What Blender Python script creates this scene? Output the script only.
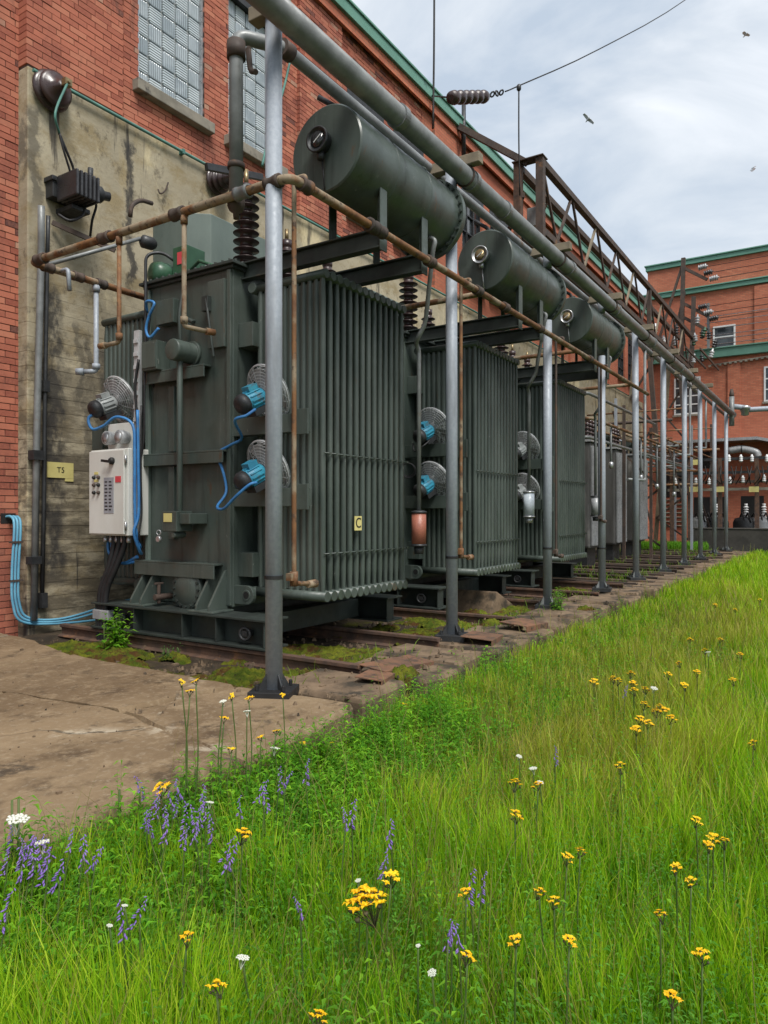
import bpy, bmesh, math, random
import numpy as np
from mathutils import Vector, Matrix, noise as mnoise
random.seed(7); np.random.seed(7)
PI = math.pi
scene = bpy.context.scene
for o in list(bpy.data.objects): bpy.data.objects.remove(o)
C = scene.collection

# ------------------------------------------------------------------ camera, sky, sun, exposure
CAMZ = 1.2
YAW = math.radians(32.7)
cam = bpy.data.objects.new('camera', bpy.data.cameras.new('camera'))
cam.data.lens = 25.17; cam.data.sensor_width = 36; cam.data.clip_end = 2000; cam.data.clip_start = 0.05
cam.location = (0, 0, CAMZ); cam.rotation_euler = (math.radians(90.1), 0, YAW - PI/2)
C.objects.link(cam); scene.camera = cam
scene.render.resolution_x = 768; scene.render.resolution_y = 1024

SUN_EL, SUN_AZ = math.radians(56), math.radians(236)     # azimuth measured from +X, where the sun stands
world = bpy.data.worlds.new('World'); scene.world = world; world.use_nodes = True
wn, wl = world.node_tree.nodes, world.node_tree.links
wn.clear()
wout = wn.new('ShaderNodeOutputWorld'); bg = wn.new('ShaderNodeBackground')
sky = wn.new('ShaderNodeTexSky'); sky.sky_type = 'NISHITA'; sky.sun_disc = False
sky.sun_elevation = SUN_EL; sky.sun_rotation = PI/2 - SUN_AZ; sky.air_density = 1.5; sky.dust_density = 3
tc = wn.new('ShaderNodeTexCoord'); mp = wn.new('ShaderNodeMapping'); mp.inputs['Scale'].default_value = (1.0, 1.0, 2.2)
mp.inputs['Rotation'].default_value = (0.1, 0.25, 0.4)
wl.new(tc.outputs['Generated'], mp.inputs[0])
n1 = wn.new('ShaderNodeTexNoise'); n1.inputs['Scale'].default_value = 3.0; n1.inputs['Detail'].default_value = 9; n1.inputs['Roughness'].default_value = 0.52; n1.inputs['Distortion'].default_value = 0.35
wl.new(mp.outputs[0], n1.inputs['Vector'])
rmp = wn.new('ShaderNodeValToRGB'); e = rmp.color_ramp.elements
e[0].position = 0.38; e[0].color = (3.9, 4.55, 5.4, 1); e[1].position = 0.63; e[1].color = (7.3, 7.55, 7.9, 1)
m_ = rmp.color_ramp.elements.new(0.5); m_.color = (5.4, 5.85, 6.4, 1)
wl.new(n1.outputs['Fac'], rmp.inputs[0])
mixw = wn.new('ShaderNodeMix'); mixw.data_type = 'RGBA'; mixw.inputs['Factor'].default_value = 0.93
wl.new(sky.outputs[0], mixw.inputs['A']); wl.new(rmp.outputs[0], mixw.inputs['B'])
wl.new(mixw.outputs['Result'], bg.inputs['Color']); bg.inputs['Strength'].default_value = 0.052
wl.new(bg.outputs[0], wout.inputs[0])

sun = bpy.data.objects.new('sun', bpy.data.lights.new('sun', 'SUN')); C.objects.link(sun)
sun.data.energy = 1.5; sun.data.angle = math.radians(24); sun.data.color = (1, 0.96, 0.9)
sd = Vector((math.cos(SUN_EL)*math.cos(SUN_AZ), math.cos(SUN_EL)*math.sin(SUN_AZ), math.sin(SUN_EL)))
sun.rotation_euler = sd.to_track_quat('Z', 'Y').to_euler(); sun.location = sd*60
vs = scene.view_settings; vs.view_transform = 'Standard'; vs.look = 'None'; vs.gamma = 1; vs.exposure = 1.5; vs.use_curve_mapping = False
scene.render.engine = 'CYCLES'
scene.cycles.max_bounces = 6; scene.cycles.transparent_max_bounces = 6

# ------------------------------------------------------------------ helpers
FP = 716.0; CO, SI = math.cos(YAW), math.sin(YAW)
def P(u, v, X=None, Y=None, Z=None):
    """the point of the place that lies behind a pixel, at a known X, Y or Z"""
    t, w = (u-384)/FP, (513-v)/FP
    d = Vector((CO + t*SI, SI - t*CO, w))
    k = X/d.x if X is not None else Y/d.y if Y is not None else (Z-CAMZ)/d.z
    return Vector((d.x*k, d.y*k, CAMZ + d.z*k))
def proj(p):
    dx, dy, dz = p[0], p[1], p[2]-CAMZ
    dep = dx*CO + dy*SI
    if dep < .1: return None
    return 384 + FP*(dx*SI - dy*CO)/dep, 513 - FP*dz/dep, dep

def frame(d):
    d = Vector(d).normalized()
    a = Vector((0, 0, 1)) if abs(d.z) < .9 else Vector((1, 0, 0))
    x = d.cross(a).normalized(); y = d.cross(x).normalized()
    return d, x, y

class MB:
    def __init__(s): s.v = []; s.f = []; s.s = []
    def face(s, idx, sm=False): s.f.append(tuple(idx)); s.s.append(sm)
    def box(s, x0, x1, y0, y1, z0, z1):
        b = len(s.v)
        s.v += [(x0,y0,z0),(x1,y0,z0),(x1,y1,z0),(x0,y1,z0),(x0,y0,z1),(x1,y0,z1),(x1,y1,z1),(x0,y1,z1)]
        for q in ((0,3,2,1),(4,5,6,7),(0,1,5,4),(1,2,6,5),(2,3,7,6),(3,0,4,7)): s.face([b+i for i in q])
        return s
    def bar(s, a, b, w, h, up=(0,0,1)):
        """a square bar from a to b"""
        a, b = Vector(a), Vector(b); d = (b-a).normalized(); up = Vector(up)
        if abs(d.dot(up)) > .98: up = Vector((1,0,0))
        x = d.cross(up).normalized(); y = x.cross(d).normalized()
        n = len(s.v)
        for p in (a, b):
            for i, j in ((-1,-1),(1,-1),(1,1),(-1,1)): s.v.append(tuple(p + x*w/2*i + y*h/2*j))
        for q in ((0,3,2,1),(4,5,6,7),(0,1,5,4),(1,2,6,5),(2,3,7,6),(3,0,4,7)): s.face([n+i for i in q])
        return s
    def tube(s, pts, r, n=10, caps=True, sm=True):
        pts = [Vector(p) for p in pts]; N = len(pts)
        rs = r if isinstance(r, (list, tuple)) else [r]*N
        b = len(s.v); x = None
        for i, p in enumerate(pts):
            if i == 0: d = pts[1]-pts[0]
            elif i == N-1: d = pts[-1]-pts[-2]
            else: d = (pts[i+1]-p).normalized() + (p-pts[i-1]).normalized()
            d = d.normalized() if d.length > 1e-9 else Vector((0,0,1))
            if x is None: _, x, _ = frame(d)
            x = (x - d*x.dot(d)).normalized(); y = d.cross(x)
            for k in range(n):
                a = 2*PI*k/n; s.v.append(tuple(p + (x*math.cos(a) + y*math.sin(a))*rs[i]))
        for i in range(N-1):
            for k in range(n):
                k2 = (k+1) % n
                s.face((b+i*n+k, b+i*n+k2, b+(i+1)*n+k2, b+(i+1)*n+k), sm)
        if caps:
            s.face([b+k for k in range(n)][::-1]); s.face([b+(N-1)*n+k for k in range(n)])
        return s
    def lathe(s, prof, o, axis, n=24, sm=True, caps=True):
        """profile of (radius, along) pairs turned about an axis through o"""
        d, x, y = frame(axis); o = Vector(o); b = len(s.v)
        for r, h in prof:
            for k in range(n):
                a = 2*PI*k/n; s.v.append(tuple(o + d*h + (x*math.cos(a)+y*math.sin(a))*r))
        for i in range(len(prof)-1):
            (r0, h0), (r1, h1) = prof[i], prof[i+1]
            for k in range(n):
                k2 = (k+1) % n
                s.face((b+i*n+k, b+i*n+k2, b+(i+1)*n+k2, b+(i+1)*n+k), sm)
        if caps:
            s.face([b+k for k in range(n)][::-1]); s.face([b+(len(prof)-1)*n+k for k in range(n)])
        return s
    def prism(s, poly, a0, a1, axis='X'):
        b = len(s.v); n = len(poly)
        for a in (a0, a1):
            for p, q in poly:
                s.v.append({'X': (a,p,q), 'Y': (p,a,q), 'Z': (p,q,a)}[axis])
        for i in range(n):
            j = (i+1) % n; s.face((b+i, b+j, b+n+j, b+n+i))
        s.face(list(range(b, b+n))[::-1]); s.face(list(range(b+n, b+2*n)))
        return s
    def ring(s, c, axis, R, r, n=24, m=5):
        d, x, y = frame(axis); c = Vector(c)
        pts = [c + (x*math.cos(2*PI*k/n)+y*math.sin(2*PI*k/n))*R for k in range(n)]
        b = len(s.v)
        for k, p in enumerate(pts):
            rad = (p-c).normalized()
            for j in range(m):
                a = 2*PI*j/m; s.v.append(tuple(p + (rad*math.cos(a)+d*math.sin(a))*r))
        for k in range(n):
            k2 = (k+1) % n
            for j in range(m):
                j2 = (j+1) % m; s.face((b+k*m+j, b+k2*m+j, b+k2*m+j2, b+k*m+j2), True)
        return s
    def mesh(s, name):
        me = bpy.data.meshes.new(name); me.from_pydata(s.v, [], s.f)
        me.polygons.foreach_set('use_smooth', s.s)
        bm = bmesh.new(); bm.from_mesh(me); bmesh.ops.recalc_face_normals(bm, faces=bm.faces); bm.to_mesh(me); bm.free()
        return me
    def build(s, name, mat, parent=None, loc=(0,0,0), bev=0, label=None, kind=None):
        me = s.mesh(name); me.materials.append(mat)
        o = bpy.data.objects.new(name, me); C.objects.link(o); o.location = loc
        if parent: o.parent = parent
        if bev:
            m = o.modifiers.new('bevel', 'BEVEL'); m.width = bev; m.segments = 2; m.limit_method = 'ANGLE'; m.angle_limit = math.radians(40)
        if label: o['label'] = label
        if kind: o['kind'] = kind
        return o
def empty(name, loc=(0,0,0)):
    o = bpy.data.objects.new(name, None); C.objects.link(o); o.location = loc; o.empty_display_size = .2
    return o
def tag(o, label, cat, group=None):
    o['label'] = label; o['category'] = cat
    if group: o['group'] = group
    return o
def thing(name, label, cat, group=None, loc=(0,0,0)): return tag(empty(name, loc), label, cat, group)
def struct(o): o['kind'] = 'structure'; return o
def copy_tree(o, parent=None):
    c = o.copy(); C.objects.link(c)
    if parent: c.parent = parent
    for ch in list(o.children): copy_tree(ch, c)
    return c
def rnd(a, b): return random.uniform(a, b)
def fillet(pts, r=.08, n=5):
    """rounds the corners of a pipe run"""
    pts = [Vector(p) for p in pts]; out = [pts[0]]
    for i in range(1, len(pts)-1):
        a, p, b = pts[i-1], pts[i], pts[i+1]
        d1, d2 = (a-p), (b-p); k = min(r, d1.length*.45, d2.length*.45)
        s, e = p + d1.normalized()*k, p + d2.normalized()*k
        for j in range(n+1):
            t = j/n; out.append(s*(1-t)**2 + p*2*t*(1-t) + e*t*t)
    out.append(pts[-1]); return out
def curve_pts(pts, n=6):
    """smooth path through points (Catmull-Rom)"""
    pts = [Vector(p) for p in pts]; q = [pts[0]*2-pts[1]] + pts + [pts[-1]*2-pts[-2]]; out = []
    for i in range(1, len(q)-2):
        for j in range(n):
            t = j/n
            out.append(.5*((2*q[i]) + (q[i+1]-q[i-1])*t + (2*q[i-1]-5*q[i]+4*q[i+1]-q[i+2])*t*t + (3*q[i]-q[i-1]-3*q[i+1]+q[i+2])*t**3))
    out.append(pts[-1]); return out

# ------------------------------------------------------------------ materials
def col4(c): return (c[0], c[1], c[2], 1)
class NT:
    def __init__(s, name):
        s.m = bpy.data.materials.new(name); s.m.use_nodes = True
        s.n, s.l = s.m.node_tree.nodes, s.m.node_tree.links
        s.b = s.n['Principled BSDF']; s.pos = None
    def put(s, sock, val):
        if hasattr(val, 'is_linked') or hasattr(val, 'links'): s.l.new(val, sock)
        elif isinstance(val, (tuple, list)) and len(val) == 3 and sock.type == 'RGBA': sock.default_value = col4(val)
        else: sock.default_value = val
    def P(s):
        if s.pos is None: s.pos = s.n.new('ShaderNodeNewGeometry').outputs['Position']
        return s.pos
    def scaled(s, sc, off=(0,0,0)):
        m = s.n.new('ShaderNodeMapping'); m.inputs['Scale'].default_value = sc; m.inputs['Location'].default_value = off
        s.l.new(s.P(), m.inputs[0]); return m.outputs[0]
    def noise(s, scale=5, detail=5, rough=.55, sc=(1,1,1), off=(0,0,0), dist=0):
        n = s.n.new('ShaderNodeTexNoise'); n.inputs['Scale'].default_value = scale; n.inputs['Detail'].default_value = detail
        n.inputs['Roughness'].default_value = rough; n.inputs['Distortion'].default_value = dist
        s.l.new(s.scaled(sc, off), n.inputs['Vector']); return n.outputs['Fac']
    def ramp(s, f, a, b, ca=0, cb=1):
        r = s.n.new('ShaderNodeMapRange'); r.interpolation_type = 'SMOOTHSTEP'
        s.put(r.inputs[0], f); r.inputs[1].default_value = a; r.inputs[2].default_value = b; r.inputs[3].default_value = ca; r.inputs[4].default_value = cb
        return r.outputs[0]
    def math(s, op, a, b=0.0, c=None):
        m = s.n.new('ShaderNodeMath'); m.operation = op; s.put(m.inputs[0], a); s.put(m.inputs[1], b)
        if c is not None: s.put(m.inputs[2], c)
        return m.outputs[0]
    def mix(s, f, a, b, mode='MIX'):
        m = s.n.new('ShaderNodeMix'); m.data_type = 'RGBA'; m.blend_type = mode
        s.put(m.inputs['Factor'], f); s.put(m.inputs['A'], a); s.put(m.inputs['B'], b); return m.outputs['Result']
    def sep(s):
        x = s.n.new('ShaderNodeSeparateXYZ'); s.l.new(s.P(), x.inputs[0]); return x.outputs
    def attr(s, name):
        a = s.n.new('ShaderNodeAttribute'); a.attribute_name = name; return a.outputs
    def bump(s, h, strength=.3, dist=.01):
        b = s.n.new('ShaderNodeBump'); b.inputs['Strength'].default_value = strength; b.inputs['Distance'].default_value = dist
        s.put(b.inputs['Height'], h); s.l.new(b.outputs[0], s.b.inputs['Normal'])
    def done(s, color, rough=.6, metal=0.0, spec=.4):
        s.put(s.b.inputs['Base Color'], color); s.put(s.b.inputs['Roughness'], rough); s.put(s.b.inputs['Metallic'], metal)
        s.b.inputs['Specular IOR Level'].default_value = spec
        return s.m
def simple(name, c1, c2=None, scale=6, rough=.6, metal=0.0, bump=0.15, spot=None, spot_t=(.58,.66), spot_scale=4, sc=(1,1,1), spec=.4):
    t = NT(name); c2 = c2 or tuple(x*.7 for x in c1)
    c = t.mix(t.ramp(t.noise(scale, 6, .6, sc), .3, .7), c1, c2)
    r = t.ramp(t.noise(scale*2.3, 4), .3, .7, max(0, rough-.1), min(1, rough+.12))
    if spot:
        f = t.ramp(t.noise(spot_scale, 7, .65, sc, (3.1, 1.7, 9.2)), spot_t[0], spot_t[1]); c = t.mix(f, c, spot)
    if bump: t.bump(t.noise(scale*6, 4), bump, .005)
    return t.done(c, r, metal, spec)
M = {}
# transformer paint: dull grey green, dusty streaks and small chips
t = NT('green_paint')
c = t.mix(t.ramp(t.noise(2.2, 7, .65, (1,1,.35)), .3, .7), (.042,.057,.049), (.070,.090,.078))
c = t.mix(t.ramp(t.noise(1.1, 6, .65, (1,1,.6), (3,2,1)), .5, .68, 0, .5), c, (.088,.104,.092))
c = t.mix(t.ramp(t.noise(7, 6, .65, (1.6,1.6,.10)), .53, .70, 0, .65), c, (.024,.031,.027))
c = t.mix(t.ramp(t.noise(10, 6, .65, (1.6,1.6,.09), (6,3,2)), .60, .72, 0, .45), c, (.13,.145,.125))
c = t.mix(t.ramp(t.noise(26, 4, .6, (1,1,.45), (5,2,1)), .70, .73, 0, .8), c, (.20,.21,.19))
c = t.mix(t.ramp(t.noise(9, 6, .7, (1,1,.35), (1,8,1)), .64, .72, 0, .75), c, (.085,.048,.024))
t.bump(t.math('ADD', t.noise(60, 3), t.math('MULTIPLY', t.noise(2.5, 3), 3)), .10, .004)
M['green'] = t.done(c, t.ramp(t.noise(6, 6, .7), .3, .7, .28, .58), 0, .5)
M['green_dark'] = simple('dark_green_steel', (.035,.046,.040), (.022,.028,.026), 5, .55, spot=(.06,.045,.028), spot_t=(.6,.72))
M['green_light'] = simple('pale_green_paint', (.13,.165,.145), (.10,.13,.115), 3, .5, sc=(1,1,.4), spot=(.07,.085,.07), spot_t=(.58,.75))
M['valve_green'] = simple('bright_green_enamel', (.035,.10,.055), (.025,.07,.04), 6, .4)
t = NT('galvanised_steel')
c = t.mix(t.ramp(t.noise(34, 4, .6), .35, .65), (.255,.285,.325), (.30,.33,.37))
c = t.mix(t.ramp(t.noise(3, 6, .6, (2,2,.35)), .45, .72), c, (.19,.205,.225))
c = t.mix(t.ramp(t.noise(7, 6, .7, (2,2,.3), (4,4,0)), .68, .78, 0, .55), c, (.16,.095,.055))
t.bump(t.noise(50, 3), .1, .002)
M['galv'] = t.done(c, t.ramp(t.noise(20, 3), .3, .7, .45, .65), .08, .45)
M['grey_pipe'] = simple('weathered_grey_pipe', (.215,.225,.225), (.14,.148,.148), 6, .45, .15, .15, (.17,.11,.065), (.60,.72), 3.5)
t = NT('rusty_pipe')
c = t.mix(t.ramp(t.noise(8, 6, .65), .35, .65), (.21,.105,.045), (.13,.06,.03))
c = t.mix(t.ramp(t.noise(3.1, 5, .6, (1,1,1), (2,1,0)), .48, .60), c, (.26,.205,.14))
c = t.mix(t.ramp(t.noise(16, 4, .6, (1,1,1), (7,1,0)), .56, .66, 0, .8), c, (.055,.04,.032))
t.bump(t.noise(40, 5, .7), .35, .004)
M['rust_pipe'] = t.done(c, .72, .1, .3)
M['rust'] = simple('rusted_steel', (.125,.072,.048), (.062,.042,.034), 9, .8, .1, .5, (.20,.10,.05), (.58,.7), 6)
M['rust_dark'] = simple('old_dark_rust', (.085,.058,.045), (.05,.04,.035), 6, .75, .1, .3, (.17,.085,.04), (.58,.7), 4)
M['rust_plate'] = simple('rusty_plate', (.20,.10,.056), (.12,.07,.046), 6, .85, .05, .4, (.075,.05,.036), (.5,.62), 8)
M['porcelain'] = simple('brown_porcelain', (.045,.022,.020), (.03,.017,.017), 5, .34, 0, .02, spec=.6)
M['porc_grey'] = simple('grey_porcelain', (.33,.34,.35), (.24,.25,.26), 8, .3, 0, .02, spec=.5)
M['porc_black'] = simple('black_bakelite', (.03,.03,.034), (.018,.018,.02), 6, .35, 0, .05, spec=.5)
M['black'] = simple('black_rubber', (.018,.018,.02), (.012,.012,.013), 9, .55, 0, .05)
M['dark_steel'] = simple('dark_steel', (.05,.052,.055), (.032,.034,.036), 9, .5, .4, .1)
M['blue_cable'] = simple('blue_cable_jacket', (.045,.20,.45), (.03,.14,.36), 9, .5, 0, .04, (.10,.15,.2), (.58,.72), 14)
M['cyan_conduit'] = simple('pale_blue_conduit', (.13,.36,.50), (.09,.27,.40), 5, .45, 0, .03, (.10,.13,.13), (.6,.75))
M['motor_blue'] = simple('turquoise_motor_paint', (.04,.30,.42), (.03,.20,.32), 9, .45, 0, .05, (.09,.13,.15), (.52,.68), 12)
M['motor_grey'] = simple('grey_motor_paint', (.30,.32,.32), (.2,.215,.215), 9, .42, 0, .05)
M['cage'] = simple('zinc_wire', (.50,.52,.53), (.42,.43,.44), 20, .4, .2, 0)
M['tray'] = simple('pale_zinc_tray', (.48,.49,.50), (.38,.39,.40), 9, .5, .1, .05)
M['joint'] = simple('pale_block_joint', (.40,.41,.41), (.30,.31,.31), 9, .8, 0, .1)
M['fan_blade'] = simple('grey_fan_blade', (.33,.32,.33), (.25,.25,.25), 8, .45, 0, .02)
M['cabinet'] = simple('cabinet_paint', (.62,.63,.60), (.54,.54,.50), 2, .42, 0, .03, (.32,.27,.18), (.66,.8), 2.5, (1,1,.4))
M['white'] = simple('white_paint', (.66,.67,.68), (.56,.57,.58), 4, .5, 0, .05)
M['alu'] = simple('bare_aluminium', (.48,.49,.50), (.36,.37,.38), 8, .35, .7, .05)
M['yellow_plate'] = simple('yellow_plate', (.62,.55,.22), (.54,.47,.18), 6, .5, 0, .02)
M['red_label'] = simple('red_label', (.62,.07,.09), (.52,.06,.07), 9, .5, 0, 0)
M['label_grey'] = simple('grey_label', (.30,.31,.34), (.26,.27,.30), 30, .5, 0, 0)
M['ink'] = simple('black_ink', (.015,.015,.015), None, 9, .6, 0, 0)
M['gold'] = simple('brass', (.30,.23,.12), (.2,.15,.08), 9, .35, .6, .05)
M['orange_gel'] = simple('orange_silica_gel', (.36,.13,.085), (.27,.095,.065), 60, .35, 0, .25, spec=.5)
M['white_gel'] = simple('white_silica_gel', (.56,.62,.68), (.48,.54,.60), 40, .3, 0, .1, spec=.5)
M['copper_green'] = simple('verdigris_flashing', (.13,.29,.225), (.10,.235,.18), 1.3, .6, 0, .1, (.05,.13,.10), (.6,.75), 2.5)
M['green_rod'] = simple('verdigris_rod', (.08,.22,.18), (.05,.14,.12), 4, .6, 0, .1)
M['stone_sill'] = simple('weathered_stone', (.26,.235,.19), (.17,.155,.125), 5, .85, 0, .3, (.06,.055,.05), (.56,.7), 4)
M['wood'] = simple('grey_weathered_timber', (.24,.20,.14), (.15,.125,.09), 5, .85, 0, .3, sc=(.3,1,1))
M['sleeper'] = simple('old_creosoted_timber', (.10,.072,.05), (.055,.042,.03), 6, .9, 0, .4, (.14,.075,.04), (.55,.66), 5)
# brick
def brick_mat(name, tint=True):
    t = NT(name); a = t.attr('tint'); v = a['Fac']
    c = t.mix(t.ramp(v, 0, .55), (.24,.070,.048), (.41,.138,.088)); c = t.mix(t.ramp(v, .6, 1), c, (.46,.19,.12))
    c = t.mix(t.ramp(v, .90, .905), c, (.10,.045,.04)); c = t.mix(t.ramp(v, .965, .97), c, (.40,.24,.17))
    c = t.mix(t.ramp(t.noise(1.1, 5, .6), .42, .68, 0, .65), c, (.16,.056,.044))
    c = t.mix(t.ramp(t.noise(3, 6, .7, (1,1,.25)), .54, .72, 0, .7), c, (.075,.048,.042))
    c = t.mix(t.ramp(t.noise(38, 4, .7), .35, .75, 0, .35), c, (.46,.17,.10))
    t.bump(t.noise(70, 5, .7), .5, .004)
    return t.done(c, .88, 0, .25)
M['brick'] = brick_mat('red_brick')
M['mortar'] = simple('dark_mortar', (.15,.105,.085), (.085,.062,.055), 6, .95, 0, .4)
def brick_tex(name, plane, L=.215, H=.0695):
    t = NT(name); b = t.n.new('ShaderNodeTexBrick'); x = t.sep()
    cmb = t.n.new('ShaderNodeCombineXYZ'); t.l.new(x[0 if plane == 'XZ' else 1], cmb.inputs[0]); t.l.new(x[2], cmb.inputs[1]); t.l.new(cmb.outputs[0], b.inputs['Vector'])
    b.inputs['Scale'].default_value = 1; b.inputs['Brick Width'].default_value = L; b.inputs['Row Height'].default_value = H; b.inputs['Mortar Size'].default_value = .007
    b.inputs['Mortar Smooth'].default_value = .1; b.inputs['Bias'].default_value = 0
    b.inputs['Color1'].default_value = (.38,.115,.066,1); b.inputs['Color2'].default_value = (.50,.175,.10,1); b.inputs['Mortar'].default_value = (.24,.13,.09,1)
    c = t.mix(t.ramp(t.noise(.35, 6, .6), .38, .72, 0, .55), b.outputs['Color'], (.29,.085,.052))
    c = t.mix(t.ramp(t.noise(.8, 6, .7, (1,1,.3), (3,0,2)), .6, .78, 0, .5), c, (.10,.05,.04))
    c = t.mix(t.ramp(t.noise(9, 5, .7, (1,1,1.6), (3,0,2)), .5, .75, 0, .5), c, (.42,.15,.085))
    t.bump(b.outputs['Fac'], -.6, .008)
    return t.done(c, .88, 0, .25)
M['brick_far'] = brick_tex('brick_wall_distant', 'XZ'); M['brick_wing'] = brick_tex('brick_wing', 'YZ')
# cast concrete wall: board marks, yellow weathering, black runs of damp
t = NT('cast_concrete'); X_, Y_, Z_ = t.sep()[:3]
c = t.mix(t.ramp(t.noise(.9, 6, .6), .35, .68), (.42,.37,.265), (.32,.28,.20))
c = t.mix(t.ramp(t.noise(1.6, 5, .6, (1.5,1,.25), (4,0,1)), .58, .74, 0, .6), c, (.40,.31,.15))
wn_ = t.n.new('ShaderNodeTexWhiteNoise'); wn_.noise_dimensions = '1D'
zb = t.math('ADD', Z_, t.math('MULTIPLY', t.noise(.5, 2, .5), .06))
t.l.new(t.math('FLOOR', t.math('DIVIDE', zb, .155)), wn_.inputs['W'])
c = t.mix(t.math('MULTIPLY', wn_.outputs['Value'], .16), c, (.19,.155,.10))
fr = t.math('FRACT', t.math('DIVIDE', zb, .155)); ln = t.ramp(fr, .0, .09, 1, 0)
low = t.ramp(Z_, 4.2, 1.6)
lnw = t.math('MULTIPLY', t.math('MULTIPLY', ln, t.ramp(t.noise(2.5, 4, .6), .42, .62)), t.ramp(Z_, 4.6, 2.4, .12, .8))
c = t.mix(lnw, c, (.085,.075,.06))
c = t.mix(t.ramp(t.noise(2.6, 8, .72, (.8,1,1.1), (2,0,5)), .46, .64, 0, .8), c, (.25,.195,.105))
c = t.mix(t.ramp(t.noise(5, 8, .75, (1,1,.8), (7,0,5)), .54, .68, 0, .8), c, (.12,.10,.07))
c = t.mix(t.ramp(t.noise(1.3, 7, .7, (1,1,.5), (0,0,8)), .54, .66, 0, .75), c, (.60,.51,.32))
c = t.mix(t.math('MULTIPLY', low, t.ramp(t.noise(3.2, 6, .7, (.5,1,1.8)), .38, .60, 0, .9)), c, (.105,.088,.062))
c = t.mix(t.ramp(t.noise(11, 6, .75), .55, .75, 0, .4), c, (.14,.12,.09))
drip = t.noise(1.5, 6, .62, (2.2,1,.2), (1.3,0,.4))
c = t.mix(t.ramp(drip, .60, .66, 0, .85), c, (.035,.033,.033))
ed = t.noise(2.2, 6, .7, (1,1,.9))
def band(x0, w, z0, z1, amt):
    dx = t.math('ABSOLUTE', t.math('SUBTRACT', t.math('ADD', X_, t.math('MULTIPLY', t.math('SUBTRACT', ed, .5), .55)), x0))
    f = t.math('MULTIPLY', t.ramp(dx, w*.45, w*1.5, 1, 0), t.math('MULTIPLY', t.ramp(Z_, z0, z0+.4), t.ramp(Z_, z1-.12, z1, 1, 0)))
    return t.math('MULTIPLY', f, t.ramp(t.noise(3, 5, .7, (1,1,.6), (9,0,3)), .33, .5, 0, amt))
for (x0, w, z0, z1, a_) in ((4.62,.13,.3,3.75,.85),(5.62,.06,3.6,5.75,.85),(5.3,.10,1.2,3.2,.65),(4.42,.06,4.3,5.6,.6),(5.06,.05,1.6,3.3,.5),(4.95,.04,2.2,3.4,.5)):
    c = t.mix(band(x0, w, z0, z1, a_), c, (.028,.028,.03))
t.bump(t.math('ADD', t.math('MULTIPLY', ln, t.ramp(Z_, 4.6, 2.4, -.1, -.5)), t.noise(22, 6, .7)), .5, .012)
M['concrete'] = t.done(c, .9, 0, .2)
# slab in the foreground: damp brown concrete
t = NT('slab_concrete')
c = t.mix(t.ramp(t.noise(.8, 6, .6, dist=.6), .35, .65), (.14,.094,.052), (.225,.16,.094))
c = t.mix(t.ramp(t.noise(2.1, 6, .65, (1,1,1), (3,5,0)), .52, .68, 0, .85), c, (.075,.048,.027))
c = t.mix(t.ramp(t.noise(1.2, 7, .7, (1,1,1), (8,2,0)), .6, .67, 0, .85), c, (.045,.038,.030))
c = t.mix(t.ramp(t.noise(5.5, 8, .75, (1,1,1), (1,9,0)), .5, .64, 0, .7), c, (.27,.198,.12))
c = t.mix(t.ramp(t.noise(3.3, 8, .75, (1,1,1), (4,9,0)), .56, .66, 0, .75), c, (.062,.043,.026))
c = t.mix(t.ramp(t.noise(24, 6, .7), .5, .72, 0, .6), c, (.31,.25,.175))
c = t.mix(t.ramp(t.noise(55, 4, .7, (1,1,1), (2,2,0)), .66, .72, 0, .6), c, (.06,.05,.04))
vo = t.n.new('ShaderNodeTexVoronoi'); vo.feature = 'DISTANCE_TO_EDGE'; vo.inputs['Scale'].default_value = .55
wv = t.n.new('ShaderNodeMix'); wv.data_type = 'VECTOR'; wv.inputs['Factor'].default_value = .3
nz = t.n.new('ShaderNodeTexNoise'); nz.inputs['Scale'].default_value = 1.6; nz.inputs['Detail'].default_value = 6; t.l.new(t.P(), nz.inputs['Vector'])
t.l.new(t.P(), wv.inputs['A']); t.l.new(nz.outputs['Color'], wv.inputs['B']); t.l.new(wv.outputs['Result'], vo.inputs['Vector'])
crk = t.ramp(vo.outputs['Distance'], .002, .008, 1, 0)
c = t.mix(t.math('MULTIPLY', crk, t.ramp(t.noise(1.5, 3, .5, (1,1,1), (6,6,0)), .4, .55)), c, (.085,.07,.05))
halo = t.math('MULTIPLY', t.ramp(vo.outputs['Distance'], .0, .05, 1, 0), t.ramp(t.noise(2.4, 6, .7, (1,1,1), (3,8,0)), .52, .6, 0, .75))
c = t.mix(halo, c, (.42,.36,.27))
t.bump(t.math('SUBTRACT', t.noise(30, 7, .75), t.math('MULTIPLY', crk, .8)), .6, .012)
M['slab'] = t.done(c, t.ramp(t.noise(1.2, 7, .7, (1,1,1), (8,2,0)), .5, .67, .9, .5), 0, .3)
M['kerb'] = simple('broken_concrete', (.20,.14,.088), (.095,.066,.042), 5, .92, 0, .9, (.04,.032,.022), (.48,.62), 3.2)
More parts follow.
